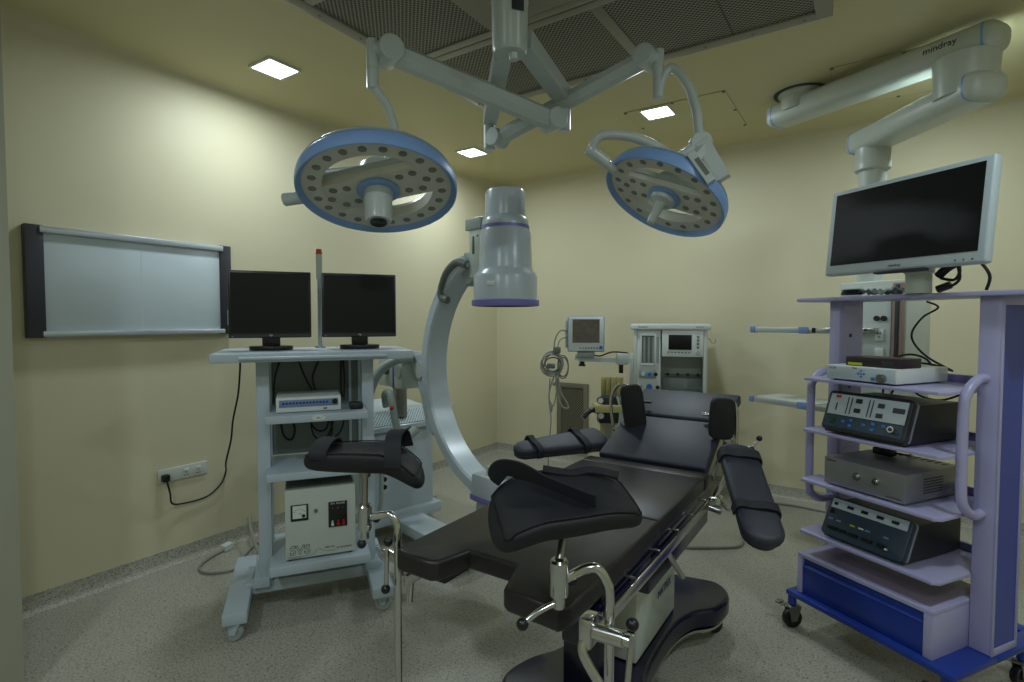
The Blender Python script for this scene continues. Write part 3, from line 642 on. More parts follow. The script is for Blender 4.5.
# leg holders
def leg_holder(label, pc, rz, tilt, pitch, L, Wd, sleeve_top, sleeve_bot, path, clamp, drop, mirror, extras):
    r = root('leg_holder', label, 'leg holder', (clamp[0], clamp[1], clamp[2]), 0, 'padded knee crutches on the table rails')
    Mx = Matrix.Translation(pc) @ Matrix.Rotation(rz, 4, 'Z') @ Matrix.Rotation(tilt, 4, 'X') @ Matrix.Rotation(pitch, 4, 'Y')
    sx = mirror
    t_ = bmesh.new(); NS, NC = 30, 28; rings = []
    for i in range(NS+1):
        s = -1+2*i/NS; q = min(1, abs(s)); e = max(0.0, 1-q**8)**.5*.85+.15*max(0.0, 1-q**2)**.5
        wide = Wd/2*(1-(.14 if sx > 0 else .04)*sx*s+.05*math.cos(3*s))*(.35+.65*e if q < 1 else .35)
        th = .038*(.4+.6*e)
        zc = -.060*max(0, s-.35)**1.4*2 if drop == 'far' else (-.022 if s > 0 else -.040)*max(0, abs(s)-.35)**1.5*2
        ring = []
        for k in range(NC):
            a = 2*PI*k/NC; ca, sa = math.cos(a), math.sin(a)
            y = wide*math.copysign(abs(ca)**.7, ca); z = th*math.copysign(abs(sa)**.7, sa)
            if sa > 0: z += .026*(y/(Wd/2))**2-.014
            else: z += .010*(y/(Wd/2))**2
            ring.append(t_.verts.new((s*L/2, y, zc+z)))
        rings.append(ring)
    for a, b in zip(rings, rings[1:]):
        for k in range(NC): t_.faces.new((a[k], a[(k+1) % NC], b[(k+1) % NC], b[k]))
    t_.faces.new(rings[0][::-1]); t_.faces.new(rings[-1]); bmesh.ops.recalc_face_normals(t_, faces=t_.faces)
    g = G(Mx); g._add(t_); part(g, 'knee_pad', 'foam', r, world=True, sub=1, angle=80)
    loop = []
    for sgn in (1, -1):
        for k in range(15):
            s_ = (-.9+1.8*k/14)*sgn; q = abs(s_); e = max(0.0, 1-q**8)**.5*.85+.15*max(0.0, 1-q**2)**.5
            wide = Wd/2*(1-(.14 if sx > 0 else .04)*sx*s_+.05*math.cos(3*s_))*(.35+.65*e)
            dz = -.060*max(0, s_-.35)**1.4*2 if drop == 'far' else (-.022 if s_ > 0 else -.040)*max(0, abs(s_)-.35)**1.5*2
            y = sgn*wide*.90; zt = .038*(.4+.6*e)*(1-.9**(1/.35))**.0*.62+.026*(y/(Wd/2))**2-.014
            loop.append((s_*L/2, y, dz+zt+.003))
    part(G(Mx).tube(loop+[loop[0]], .0022, n=6, sub=2), 'piping', 'foamdark', r, world=True)
    for pts_, ws, N_ in extras:
        part(G(Mx).tube(pts_, 1, sub=5, sec=[(-.0025, -ws), (.0025, -ws), (.0025, ws), (-.0025, ws)], N0=N_), 'strap', 'strap', r, world=True)
    pm = Mx @ V((0, 0, -.026))
    part(G().cyl(pm, pm+V((0, 0, -.03)), .022, .016).cyl(V(sleeve_top), pm+V((0, 0, -.02)), .0095), 'pad_stem', 'brushed', r, world=True)
    part(G().lathe([(0, 0), (.019, 0), (.022, .006), (.022, V(sleeve_top).z-V(sleeve_bot).z-.005), (.018, V(sleeve_top).z-V(sleeve_bot).z), (0, V(sleeve_top).z-V(sleeve_bot).z)], sleeve_bot), 'sleeve', 'steel', r, world=True)
    part(G().tube(path, .0115, n=14), 'rod', 'steel', r, world=True)
    cx_, cy_, cz_ = clamp
    s = 1 if cx_ > 2.8 else -1
    part(G().box((cx_, cy_, cz_), (.03, .05, .07), .006).cyl((cx_+s*.005, cy_, cz_), (cx_+s*.085, cy_, cz_+.005), .019).cyl((cx_+s*.085, cy_, cz_+.005), (cx_+s*.10, cy_, cz_+.005), .014), 'rail_clamp', 'steel', r, world=True)
    e = V(sleeve_bot); lv = (-.05, -.06, -.045) if mirror > 0 else (-.002, -.01, -.036)
    part(G().cyl(e+V((0, 0, .0)), e+V((0, 0, -.025)), .014).tube([e+V((0, 0, -.012)), e+V(lv)*.6, e+V(lv)], .007), 'lock_lever', 'steel', r, world=True)
    part(G().sph(e+V(lv)*1.12, .014), 'lever_knob', 'blackp', r, world=True)
    part(G().sph(e+V((.018, .03, .03)), .013), 'lever_knob', 'blackp', r, world=True)
    return r
# right-hand holder
s_t = cf(.107, 1.20, 1.008); s_b = cf(.107, 1.20, .922)
rod = [cf(.122, 1.20, .962), cf(.165, 1.20, .985), cf(.195, 1.20, .985), cf(.215, 1.20, .955), cf(.222, 1.20, .92), cf(.222, 1.20, .80), cf(.222, 1.20, .35)]
LR = leg_holder('black padded knee crutch over the near corner of the table, right of the two', cf(.125, 1.24, 1.118), R(33.6+12), R(16), R(-3), .36, .20, s_t, s_b, rod, tuple(cf(.175, 1.20, .845)), 'both', 1,
                (([(-.125, .105, .020), (-.142, .108, .036), (-.128, .104, .052), (-.09, .080, .054), (-.045, .045, .038), (.0, .0, .034), (.05, -.06, .038)], .024, (-.3, -1, .1)), ([(-.03, .10, .040), (.0, .09, .036), (.04, .08, .032), (.09, .08, .034), (.15, .05, .030)], .014, (0, 0, 1))))
LRc = cf(.222, 1.20, .845)
part(G().tube([LRc+V((-.01, -.01, 0)), cf(.275, 1.19, .835)], .011).tube([cf(.27, 1.19, .835), cf(.255, 1.17, .70)], .007), 'clamp_lever', 'steel', LR, world=True)
part(G().sph(cf(.272, 1.19, .862), .015), 'clamp_knob', 'blackp', LR, world=True); part(G().sph(cf(.253, 1.17, .69), .014), 'clamp_knob', 'blackp', LR, world=True)
part(G().tube([cf(.165, 1.19, .83), cf(.16, 1.18, .80), cf(.20, 1.17, .73)], .011), 'clamp_handle', 'steel', LR, world=True)
# left-hand holder
s_t = cf(-.452, 1.63, .985); s_b = cf(-.452, 1.63, .905)
rod = [cf(-.437, 1.63, .945), cf(-.39, 1.625, .955), cf(-.37, 1.62, .955), cf(-.35, 1.615, .925), cf(-.348, 1.61, .87), cf(-.348, 1.61, .70), cf(-.348, 1.61, .25)]
LL = leg_holder('black padded knee crutch left of the table in front of the monitor cart', cf(-.452, 1.64, 1.124), R(33.6-2), R(3), R(1), .365, .15, s_t, s_b, rod, tuple(cf(-.325, 1.64, .80)), 'far', -1,
                (([(-.12, -.07, .015), (-.12, -.065, .038), (-.12, -.02, .055), (-.12, .04, .052), (-.12, .07, .03)], .026, (0, 1, 0)), ([(.105, -.08, .0), (.105, -.075, .03), (.10, -.05, .075), (.10, 0, .090), (.10, .06, .07), (.11, .075, .02)], .024, (0, 1, 0))))
g = G().tube([cf(-.375, 1.59, .86), cf(-.378, 1.585, .75)], .007); part(g, 'clamp_lever', 'steel', LL, world=True)
part(G().sph(cf(-.372, 1.59, .885), .014), 'clamp_knob', 'blackp', LL, world=True); part(G().sph(cf(-.378, 1.58, .745), .014), 'clamp_knob', 'blackp', LL, world=True)
part(G().tube([cf(-.32, 1.64, .80), cf(-.318, 1.66, .74), cf(-.325, 1.67, .66)], .011), 'clamp_handle', 'steel', LL, world=True)

# ================================================================== surgical lamp
def rarm(g, a, b, r0, r1, n=20):
    return g.cyl(a, b, r0, r1, n=n)
SL = root('surgical_light', 'twin-headed grey blue-rimmed surgical light hanging from the ceiling diffuser', 'surgical light', (cf(-.01, 2.42, 3.05)))
def SP(g, name, m, par=None, **k): return part(g, name, m, par or SL, world=True, **k)
col = cf(-.01, 2.42, 0)
SP(G().lathe([(0, 3.048), (.11, 3.048), (.11, 3.03), (.085, 3.02), (.08, 2.95), (.083, 2.945), (.083, 2.94), (.080, 2.935), (.078, 2.74), (.070, 2.72), (0, 2.72)], (col.x, col.y, 0)), 'ceiling_column', 'lampgrey')
SP(G().lathe([(0, 2.685), (.018, 2.69), (.024, 2.72), (0, 2.725)], (col.x+.02, col.y, 0)), 'column_cap', 'lampgrey')
q = cf(.025, 2.345, 2.90); SP(G().box(q, (.055, .004, .06), .001, rot=(0, 0, YAW+.35)), 'rating_label', 'darkcase')
flat = [(-.034, -.03), (.034, -.03), (.034, .03), (-.034, .03)]
SP(G().tube([cf(.05, 2.46, 2.80), cf(.275, 2.92, 2.74)], 1, smooth=False, sec=[(a*1.2, b*1.35) for a, b in flat]), 'extension_arm', 'lampgrey')
SP(G().tube([cf(-.04, 2.47, 2.76), cf(-.13, 3.22, 2.74)], 1, smooth=False, sec=[(a*1.2, b*1.3) for a, b in flat]), 'extension_arm', 'lampgrey')
SP(G().cyl(cf(.278, 2.93, 2.56), cf(.278, 2.93, 2.80), .036, bev=.008), 'elbow', 'lampgrey')
SP(G().cyl(cf(-.135, 3.24, 2.555), cf(-.135, 3.24, 2.79), .036, bev=.008), 'elbow', 'lampgrey')
def spring(a, b, ra):
    a = V(a); b = V(b); d = (b-a).normalized(); s = d.cross(V((0, 0, 1))).normalized()
    SP(G().cyl(a, b, ra, ra*.92, n=8), 'spring_arm', 'lampgrey')
    for p in (a, b):
        SP(G().cyl(p-s*ra*1.1, p+s*ra*1.1, ra*1.04, n=28, bev=.004), 'arm_joint', 'lampgrey')
spring(cf(.215, 2.88, 2.60), cf(-.545, 2.42, 2.73), .054)
spring(cf(-.085, 3.22, 2.62), cf(.645, 2.62, 2.80), .050)
# hanger 1
SP(G().cyl(cf(-.61, 2.40, 2.775), cf(-.61, 2.40, 2.56), .026, bev=.005).cyl(cf(-.61, 2.40, 2.65), cf(-.61, 2.40, 2.645), .028).tube([cf(-.61, 2.40, 2.74), cf(-.56, 2.42, 2.73)], .035), 'hanger', 'lampgrey')
SP(G().cyl(cf(.695, 2.60, 2.83), cf(.695, 2.60, 2.60), .025, bev=.005).tube([cf(.695, 2.60, 2.795), cf(.65, 2.61, 2.795)], .034), 'hanger', 'lampgrey')

def lamp_head(c, nrm, major, Rd, small):
    c = V(c); n = -V(nrm).normalized()           # n = up axis out of the back
    x = V(major); x = (x-n*x.dot(n)).normalized(); y = n.cross(x)
    Mx = Matrix(((x.x, y.x, n.x, c.x), (x.y, y.y, n.y, c.y), (x.z, y.z, n.z, c.z), (0, 0, 0, 1)))
    h = .055 if not small else .045
    ri = Rd*.69
    hd = part(G(Mx).lathe([(ri, 0), (Rd*.94, 0), (Rd*.945, .004), (Rd*.93, h), (Rd*.75, h*1.15), (ri, h)], n=72, closed=True), 'lamp_head', 'lampface', SL, world=True)
    def sp(g, nm, m): return part(g, nm, m, hd, world=True)
    sp(G(Mx).lathe([(Rd*.925, .001), (Rd*.93, -.004), (Rd*.985, -.024), (Rd, -.022), (Rd*1.01, .0), (Rd*1.0, h*.6), (Rd*.97, h*.9), (Rd*.93, h)], n=72), 'blue_rim', 'rimblue')
    sp(G(Mx).lathe([(Rd*.93, h*1.0), (Rd*.965, h*1.08), (Rd*.93, h*1.35), (Rd*.72, h*1.35), (Rd*.70, h)], n=72), 'rear_shell', 'lampgrey')
    bw = Rd*.29
    o = []
    A = math.asin(bw/(ri+.01))
    for k in range(9): a = -A+2*A*k/8; o.append(((ri+.008)*math.cos(a), (ri+.008)*math.sin(a)))
    for k in range(9): a = PI-A+2*A*k/8; o.append(((ri+.008)*math.cos(a), (ri+.008)*math.sin(a)))
    sp(G(Mx).prism(o, .001, h*1.0, .004), 'centre_bar', 'lampface')
    # raised rib along the bar edges
    for s in (-1, 1): sp(G(Mx).tube([(-math.sqrt(ri*ri-bw*bw), s*bw, h*.9), (math.sqrt(ri*ri-bw*bw), s*bw, h*.9)], 1, smooth=False, sec=[(-.012, -.006), (.012, -.006), (.012, .006), (-.012, .006)]), 'bar_rib', 'lampgrey')
    nl = 22 if not small else 18; lr = Rd*.052
    pos = [(Rd*.81*math.cos(2*PI*k/nl+.1), Rd*.81*math.sin(2*PI*k/nl+.1)) for k in range(nl)]
    pos += [(sx*a*Rd, b*Rd) for sx in (-1, 1) for a, b in ((.36, .15), (.36, -.15), (.54, .17), (.54, -.17))] + [(sx*Rd*.66, 0) for sx in (-1, 1)]
    for px, py in pos: sp(G(Mx).lathe([(0, -.002), (lr*.7, -.003), (lr, -.001), (lr*1.05, .003)], (px, py, 0), n=18), 'lens', 'lens')
    sp(G(Mx).lathe([(0, 0), (Rd*.26, 0), (Rd*.27, -.012), (Rd*.24, -.018), (Rd*.20, -.018), (0, -.016)], n=40), 'hub_ring', 'rimblue')
    sp(G(Mx).lathe([(0, h), (Rd*.27, h), (Rd*.25, h+.05), (Rd*.2, h+.07), (0, h+.07)], n=40), 'rear_cap', 'lampgrey')
    if small: sp(G(Mx).lathe([(0, -.015), (Rd*.21, -.016), (Rd*.19, -.035), (Rd*.09, -.045), (Rd*.075, -.06), (Rd*.065, -.15), (Rd*.05, -.156), (0, -.156)], n=28), 'sterile_handle', 'lampgrey')
    else:
        sp(G(Mx).lathe([(0, -.015), (Rd*.185, -.016), (Rd*.18, -.05), (Rd*.175, -.052), (Rd*.165, -.15), (Rd*.15, -.165), (0, -.166)], n=28), 'camera_handle', 'lampgrey')
        sp(G(Mx).lathe([(0, -.160), (Rd*.105, -.160), (Rd*.105, -.171), (Rd*.085, -.171), (Rd*.07, -.167), (0, -.167)], n=28), 'camera_lens', 'blackp')
    return hd, Mx
h1, MX1 = lamp_head(cf(-.60, 2.44, 2.135), cf(.08, -.33, -.92)-cf(0, 0, 0), cf(1, -.25, .0)-cf(0, 0, 0), .350, False)
h2, MX2 = lamp_head(cf(.735, 2.62, 2.145), cf(-.48, -.20, -.85)-cf(0, 0, 0), cf(1, -.5, -.5)-cf(0, 0, 0), .30, True)
# yokes
SP(G().tube([cf(-.61, 2.40, 2.58), cf(-.585, 2.41, 2.545), cf(-.55, 2.44, 2.49), cf(-.53, 2.48, 2.40), cf(-.53, 2.5, 2.34), MX1 @ V((.02, .0, .11)), MX1 @ V((.0, 0, .06))], .020), 'yoke_tube', 'lampgrey')
p0 = MX1 @ V((-.34, -.02, .03)); p1 = MX1 @ V((-.455, -.035, .03))
SP(G().cyl(p0, p1, .030, bev=.004), 'side_grip', 'lampgrey')
SP(G().tube([MX1 @ V((-.36, -.02, .05)), MX1 @ V((-.30, -.05, .11)), MX1 @ V((-.15, -.02, .12)), MX1 @ V((0, 0, .11))], .020), 'yoke_arm', 'lampgrey')
SP(G().tube([cf(.70, 2.60, 2.63), cf(.715, 2.59, 2.70), cf(.745, 2.585, 2.735), cf(.78, 2.57, 2.71), cf(.82, 2.54, 2.63), cf(.835, 2.52, 2.56), cf(.84, 2.48, 2.48), cf(.838, 2.44, 2.36)], .021), 'yoke_tube', 'lampgrey')
def bar(a, b, w, h, nm, m):
    SP(G().tube([a, b], 1, smooth=False, sec=[(-w, -h), (w, -h), (w, h), (-w, h)]), nm, m)
SP(G().cyl(cf(.835, 2.40, 2.335), cf(.845, 2.48, 2.335), .048, bev=.006), 'yoke_joint', 'lampgrey')
bar(cf(.845, 2.42, 2.34), cf(.925, 2.38, 2.165), .030, .034, 'control_box', 'lampgrey')
bar(cf(.775, 2.36, 2.265), cf(.855, 2.33, 2.135), .018, .040, 'keypad_box', 'lampgrey')
bar(cf(.79, 2.335, 2.237), cf(.835, 2.318, 2.165), .010, .022, 'keypad', 'rubber')
bar(cf(.84, 2.42, 2.31), cf(.78, 2.37, 2.25), .02, .03, 'joint_block', 'lampgrey')
SP(G().tube([cf(.80, 2.42, 2.31), cf(.72, 2.42, 2.27), cf(.64, 2.44, 2.33), cf(.54, 2.46, 2.375), cf(.42, 2.48, 2.39), cf(.375, 2.50, 2.36), cf(.37, 2.51, 2.33)], .022), 'yoke_arm', 'lampgrey')
SP(G().cyl(cf(.345, 2.51, 2.34), cf(.445, 2.54, 2.28), .027, bev=.004).cyl(cf(.44, 2.54, 2.28), cf(.48, 2.56, 2.255), .02), 'side_grip', 'lampgrey')

# ================================================================== ceiling boom / pendant
PB = root('ceiling_pendant', 'white double-arm ceiling supply pendant with shelves behind the lilac cart', 'supply pendant', (cf(1.97, 3.74, 3.1)))
def PP(g, name, m, par=None, **k): return part(g, name, m, par or PB, world=True, **k)
f0 = cf(1.97, 3.74, 0); J = cf(2.40, 2.90, 0); E = cf(2.385, 3.60, 0)
PP(G().lathe([(.12, 3.099), (.165, 3.099), (.165, 3.094), (.12, 3.094)], (f0.x, f0.y, 0), n=40), 'flange_gap', 'charcoal')
PP(G().lathe([(0, 3.1), (.14, 3.1), (.135, 3.08), (.12, 3.07), (.12, 2.98), (0, 2.98)], (f0.x, f0.y, 0)), 'ceiling_flange', 'offwhite')
def boomarm(a, b, z, w, h, ext0, ext1):
    a = V((a.x, a.y, z)); b = V((b.x, b.y, z)); d = (b-a).normalized(); a = a-d*ext0; b = b+d*ext1
    sec = []
    for k in range(24):
        t = 2*PI*k/24; sec.append((h/2*math.copysign(abs(math.cos(t))**.6, math.cos(t)), w/2*math.copysign(abs(math.sin(t))**.6, math.sin(t))))
    L = (b-a).length
    PP(G().tube([a+d*.06, b-d*.06], 1, smooth=False, sec=sec), 'boom_arm', 'offwhite')
    for p, s in ((a, 1), (b, -1)):
        PP(G().tube([p+d*s*.072, p+d*s*.06], 1, smooth=False, sec=[(q*1.01, r*1.01) for q, r in sec]), 'blue_band', 'rimblue')
        # rounded end cap
        g = G(); t = bmesh.new()
        side = d.cross(V((0, 0, 1)))
        rings = []
        for k in range(6):
            u = k/5; sc = math.sqrt(max(0.0, 1-(u*.9)**2)); c = p+d*s*(.06-.06*u)
            rings.append([t.verts.new(c+V((0, 0, 1))*q*sc+side*r*sc) for q, r in sec])
        for r0, r1 in zip(rings, rings[1:]):
            for k in range(24): t.faces.new((r0[k], r0[(k+1) % 24], r1[(k+1) % 24], r1[k]))
        t.faces.new(rings[-1]); t.faces.new(rings[0][::-1]); bmesh.ops.recalc_face_normals(t, faces=t.faces); g._add(t)
        PP(g, 'end_cap', 'offwhite')
boomarm(f0, J, 2.99, .20, .15, .22, .17)
boomarm(J, E, 2.74, .22, .15, .17, .16)
PP(G().lathe([(0, 2.93), (.145, 2.93), (.14, 2.85), (.135, 2.73), (0, 2.73)], (J.x, J.y, 0), n=40), 'arm_pivot', 'offwhite')
m_dir = (V((J.x, J.y, 0))-V((f0.x, f0.y, 0))).normalized()
tp = V((f0.x, f0.y, 0))+m_dir*.865
side = m_dir.cross(V((0, 0, 1)))
# lettering on the arm side that faces the room
ang = math.atan2(m_dir.y, m_dir.x)
nrm = V((side.x, side.y, 0)); 
if nrm.dot(CAM-tp) < 0: nrm = -nrm
ex = m_dir if V((0, 0, 1)).dot(V((m_dir.x, m_dir.y, 0)).cross(nrm)) < 0 else -m_dir
ey = nrm.cross(ex)
tm = text('mindray', .048, 'arm_lettering', 'blackp', None, Matrix(((ex.x, ey.x, nrm.x, tp.x+nrm.x*.1005), (ex.y, ey.y, nrm.y, tp.y+nrm.y*.1005), (ex.z, ey.z, nrm.z, 3.005), (0, 0, 0, 1))))
tm.data.transform(wm(PB).inverted()); tm.parent = PB
PP(G().lathe([(0, 2.68), (.10, 2.68), (.10, 2.60), (.103, 2.595), (.103, 2.54), (.09, 2.53), (0, 2.53)], (E.x, E.y, 0), n=36), 'shaft_collar', 'offwhite')
PP(G().lathe([(0, 2.55), (.08, 2.55), (.08, 1.75), (0, 1.75)], (E.x, E.y, 0), n=32), 'shaft', 'offwhite')
hy = R(-33)
# service head: box aligned with shelves
hM = Matrix.Translation((E.x, E.y, 0)) @ Matrix.Rotation(hy, 4, 'Z')
def hp(g): g.M = hM; return g
PP(hp(G()).b2((-.13, -.11, .95), (.30, .14, 1.80), .012), 'service_head', 'offwhite')
PP(hp(G()).b2((-.115, -.118, 1.0), (.015, -.108, 1.76), .002), 'side_panel', 'carmgrey')
PP(hp(G()).b2((.04, -.118, 1.0), (.215, -.108, 1.76), .002), 'front_panel', 'lampgrey')
PP(hp(G()).b2((.23, -.135, 1.22), (.29, -.108, 1.78), .003), 'pink_rail', 'dusty')
PP(hp(G()).b2((.248, -.14, 1.24), (.272, -.13, 1.77), .002), 'rail_slot', 'charcoal')
for k in (0, 1): PP(hp(G()).cyl((.13+k*.045, -.118, 1.56), (.13+k*.045, -.13, 1.56), .017, n=20), 'gas_outlet', 'blackp')
for z_ in (1.455, 1.335):
    PP(hp(G()).box((.15, -.122, z_), (.055, .01, .075), .003), 'socket', 'white')
    PP(hp(G()).box((.142, -.128, z_+.01), (.006, .003, .01)).box((.158, -.128, z_+.01), (.006, .003, .01)).box((.15, -.128, z_-.012), (.005, .003, .01)), 'socket_slots', 'blackp')
text('POWER', .02, 'panel_lettering', 'ink', None, hM @ face_front(.12, -.119, 1.735)).parent = PB
lt = bpy.data.objects[[o.name for o in PB.children][-1]]; lt.data.transform(wm(PB).inverted())
PP(hp(G()).b2((-.22, -.16, 1.47), (.145, -.118, 1.50), .004), 'equipment_rail', 'steel'); PP(hp(G()).cyl((.09, -.162, 1.485), (.09, -.17, 1.485), .008, n=10), 'rail_screw', 'blackp')
A1 = V((2.952, -.98)); B1 = V((3.324, -1.177)); dS = (B1-A1).normalized(); nS = V((-dS.y, dS.x))
for zz in (1.485, .985):
    def sp3(u, v, z): q = A1+dS*u+nS*v; return V((q.x, q.y, z))
    MM = Matrix(((dS.x, nS.x, 0, A1.x), (dS.y, nS.y, 0, A1.y), (0, 0, 1, zz), (0, 0, 0, 1)))
    g = G(MM); PP(g.b2((0, .01, -.018), (.45, .34, .012), .003), 'tray', 'offwhite')
    PP(G(MM).b2((.03, -.012, -.022), (.37, .012, .016), .003), 'front_rail', 'alu')
    PP(G(MM).b2((-.008, -.015, -.025), (.03, .03, .02), .004), 'blue_corner', 'skyblue'); PP(G(MM).b2((.36, -.015, -.025), (.43, .03, .02), .004), 'blue_corner', 'skyblue')
    PP(G(MM).b2((.43, -.012, -.022), (.62, .012, .016), .003), 'side_rail', 'steel'); PP(G(MM).b2((.455, -.016, -.018), (.475, .014, .014)), 'rail_gap', 'blackp')

# ================================================================== anaesthesia machine
AN = root('anaesthesia_machine', 'white anaesthesia machine with flow tubes and small display behind the table head', 'anaesthesia machine', (2.255, -.66, 0), R(16))
w = .30
part(G().b2((-w, 0, .80), (-w+.03, .42, 1.47), .004), 'side_panel', 'offwhite', AN); part(G().b2((w-.03, 0, .80), (w, .42, 1.47), .004), 'side_panel', 'offwhite', AN)
part(G().b2((-w-.025, -.02, 1.468), (w+.025, .45, 1.515), .006), 'top_shelf', 'white', AN)
part(G().b2((-w+.03, .36, .80), (w-.03, .40, 1.47), .002), 'back_panel', 'offwhite', AN)
part(G().b2((-w+.03, .01, .84), (-.075, .36, 1.465), .004), 'flowmeter_block', 'white', AN)
g = G(); 
for a, b, c, d in ((-w+.06, 1.16, -.12, 1.18), (-w+.06, 1.415, -.12, 1.435), (-w+.055, 1.16, -w+.07, 1.43), (-.125, 1.16, -.11, 1.43)): g.b2((a, -.008, b), (c, .012, d), .003)
part(g, 'flowmeter_frame', 'white', AN)
part(G().b2((-w+.065, .002, 1.175), (-.12, .012, 1.42)), 'flowmeter_window', 'rubber', AN)
for k in range(4): part(G().cyl((-w+.092+k*.037, -.002, 1.185), (-w+.092+k*.037, -.002, 1.405), .009, n=12), 'flow_tube', 'carmgrey', AN)
part(G().b2((-w+.05, -.004, 1.05), (-.11, .012, 1.125), .003), 'knob_recess', 'carmgrey', AN)
for k, mm in enumerate(('white', 'btnblue', 'blackp')): part(G().cyl((-w+.085+k*.052, -.004, 1.088), (-w+.085+k*.052, -.03, 1.088), .016, n=18), 'flow_knob', mm, AN)
for k, (rr, mm) in enumerate(((.016, 'carmgrey'), (.026, 'btnblue'), (.016, 'blackp'))): part(G().cyl((-w+.065+k*.07, .012, .975), (-w+.065+k*.07, -.006, .975), rr, n=20).cyl((-w+.065+k*.07, -.006, .975), (-w+.065+k*.07, -.009, .975), rr*.6, n=20), 'gauge', mm, AN)
part(G().b2((-.065, -.005, 1.24), (w-.03, .36, 1.465), .006), 'display_block', 'white', AN)
part(G().b2((-.01, -.010, 1.30), (.175, -.004, 1.425), .002), 'display', 'screen', AN)
for k in range(7): part(G().box((-.01+k*.028, -.008, 1.278), (.015, .006, .010), .001), 'button', 'rubber', AN)
for k in range(4): part(G().box((.225, -.008, 1.41-k*.03), (.02, .006, .013), .001), 'button', 'rubber', AN)
part(G().cyl((.225, -.004, 1.275), (.225, -.022, 1.275), .017, n=18), 'dial', 'alu', AN)
g = G(); g.cyl((-.05, .30, 1.06), (.29, .30, 1.06), .006, n=8)
part(g, 'hose_bar', 'rubber', AN)
for k in range(4): part(G().cyl((-.02+k*.085, .29, 1.065), (-.02+k*.085, .26, 1.065), .013, n=12), 'hook', 'blackp', AN)
part(G().b2((-.065, .31, .93), (w-.03, .36, 1.03), .004), 'bellows_shelf', 'carmgrey', AN)
part(G().b2((-w, 0, .14), (w, .44, .80), .012), 'drawer_cabinet', 'white', AN)
for k in range(3):
    d_ = part(G().b2((-w+.03, -.012, .17+k*.20), (w-.03, .002, .35+k*.20), .006), 'drawer', 'offwhite', AN)
    part(G().b2((-.08, -.028, .30+k*.20), (.08, -.010, .315+k*.20), .003), 'handle', 'alu', d_)
part(G().b2((-w-.02, -.05, .10), (w+.02, .47, .145), .008), 'base', 'carmgrey', AN)
for a in (-.28, .28):
    for b in (0, .4): caster(AN, a, b, .05, .03, .3, top=.10, tire='rubber', fork='carmgrey')
part(G().tube([(w, .0, 1.40), (w+.02, -.005, 1.385), (w+.035, -.01, 1.36), (w+.05, -.01, 1.355), (w+.062, -.01, 1.37), (w+.06, -.01, 1.39)], .004), 'side_hook', 'steel', AN)
text('MINDRAY', .018, 'shelf_lettering', 'ink', AN, face_front(-w+.08, -.0205, 1.49)); text('WATO EX', .014, 'shelf_lettering', 'ink', AN, face_front(w-.06, -.0205, 1.49))
part(G().b2((-w-.03, .0, .98), (-w, .06, 1.26), .004), 'arm_rail', 'lampgrey', AN)

# patient monitor on its arm
c = at(586, 334, 4.30)
PM = root('patient_monitor', 'small white patient monitor on a grey arm left of the anaesthesia machine', 'patient monitor', c, YAW-R(8))
part(G().box((0, 0, 0), (.285, .07, .275), .02, seg=3), 'casing', 'white', PM); part(G().box((0, .05, 0), (.25, .09, .23), .02), 'rear_casing', 'carmgrey', PM)
g = G(); g.box((0, -.030, 0), (.290, .02, .280), .009, seg=3); part(g, 'blue_edge', 'skyblue', PM)
part(G().box((0, -.040, 0), (.276, .012, .268), .006), 'front_frame', 'white', PM)
part(G().box((.0, -.047, .025), (.212, .002, .185)), 'screen', 'monscreen', PM)
part(G().cyl((.118, -.046, -.105), (.118, -.06, -.105), .014, n=16), 'dial', 'btnblue', PM)
for k in range(7): part(G().box((-.045+k*.022, -.047, -.108), (.013, .003, .012), .001), 'button', 'paleblue' if k > 1 else 'amber', PM)
part(G().box((-.150, .02, .0), (.03, .08, .22), .006), 'module_rack', 'offwhite', PM)
part(G().box((0, .02, -.165), (.14, .10, .05), .012), 'mount', 'carmgrey', PM)
part(G().tube([at(575, 357, 4.32), at(580, 359, 4.32), at(632, 361, 4.28)], 1, smooth=False, sec=[(-.018, -.02), (.018, -.02), (.018, .02), (-.018, .02)]), 'arm', 'lampgrey', PM, world=True)
part(G().cyl(at(582, 356, 4.32), at(582, 364, 4.32), .02).cyl(at(582, 364, 4.32), at(582, 366, 4.32), .028), 'arm_knob', 'blackp', PM, world=True)
part(G().cyl(at(621, 363, 4.28), at(621, 373, 4.28), .018), 'arm_knob', 'blackp', PM, world=True)
part(G().box(at(622, 359, 4.29), (.09, .07, .09), .01, rot=(0, 0, YAW)), 'arm_joint', 'lampgrey', PM, world=True)
part(G().tube([at(590, 354, 4.32), at(600, 356, 4.30), at(612, 352, 4.29), at(628, 353, 4.28)], .006), 'power_lead', 'cable', PM, world=True)
g = G()
for k in range(6):
    rr = .085-.010*k*random.random(); cc = at(552+random.uniform(-1, 2), 364+random.uniform(-2, 3), 4.25+.01*k)
    ex = cf(1, 0, 0)-cf(0, 0, 0); g.tube([cc+ex*rr*math.cos(2*PI*j/14)+V((0, 0, rr*1.02*math.sin(2*PI*j/14))) for j in range(15)], .0065, n=6, sub=2)
g.tube([at(567, 331, 4.3), at(560, 331, 4.28), at(555, 340, 4.27), at(554, 352, 4.26)], .006); g.tube([at(567, 337, 4.3), at(560, 340, 4.28), at(557, 350, 4.27)], .005)
part(g, 'coiled_cables', 'greycable', PM, world=True, kind='stuff')
g = G()
g.tube([at(556, 372, 4.25), at(551, 385, 4.25), at(549, 398, 4.25), at(553, 406, 4.25), at(556, 395, 4.25), at(558, 378, 4.25)], .006)
g.tube([at(558, 372, 4.24), at(560, 390, 4.24), at(567, 403, 4.24), at(568, 408, 4.24), at(562, 406, 4.24), at(557, 392, 4.24), at(556, 376, 4.24)], .007)
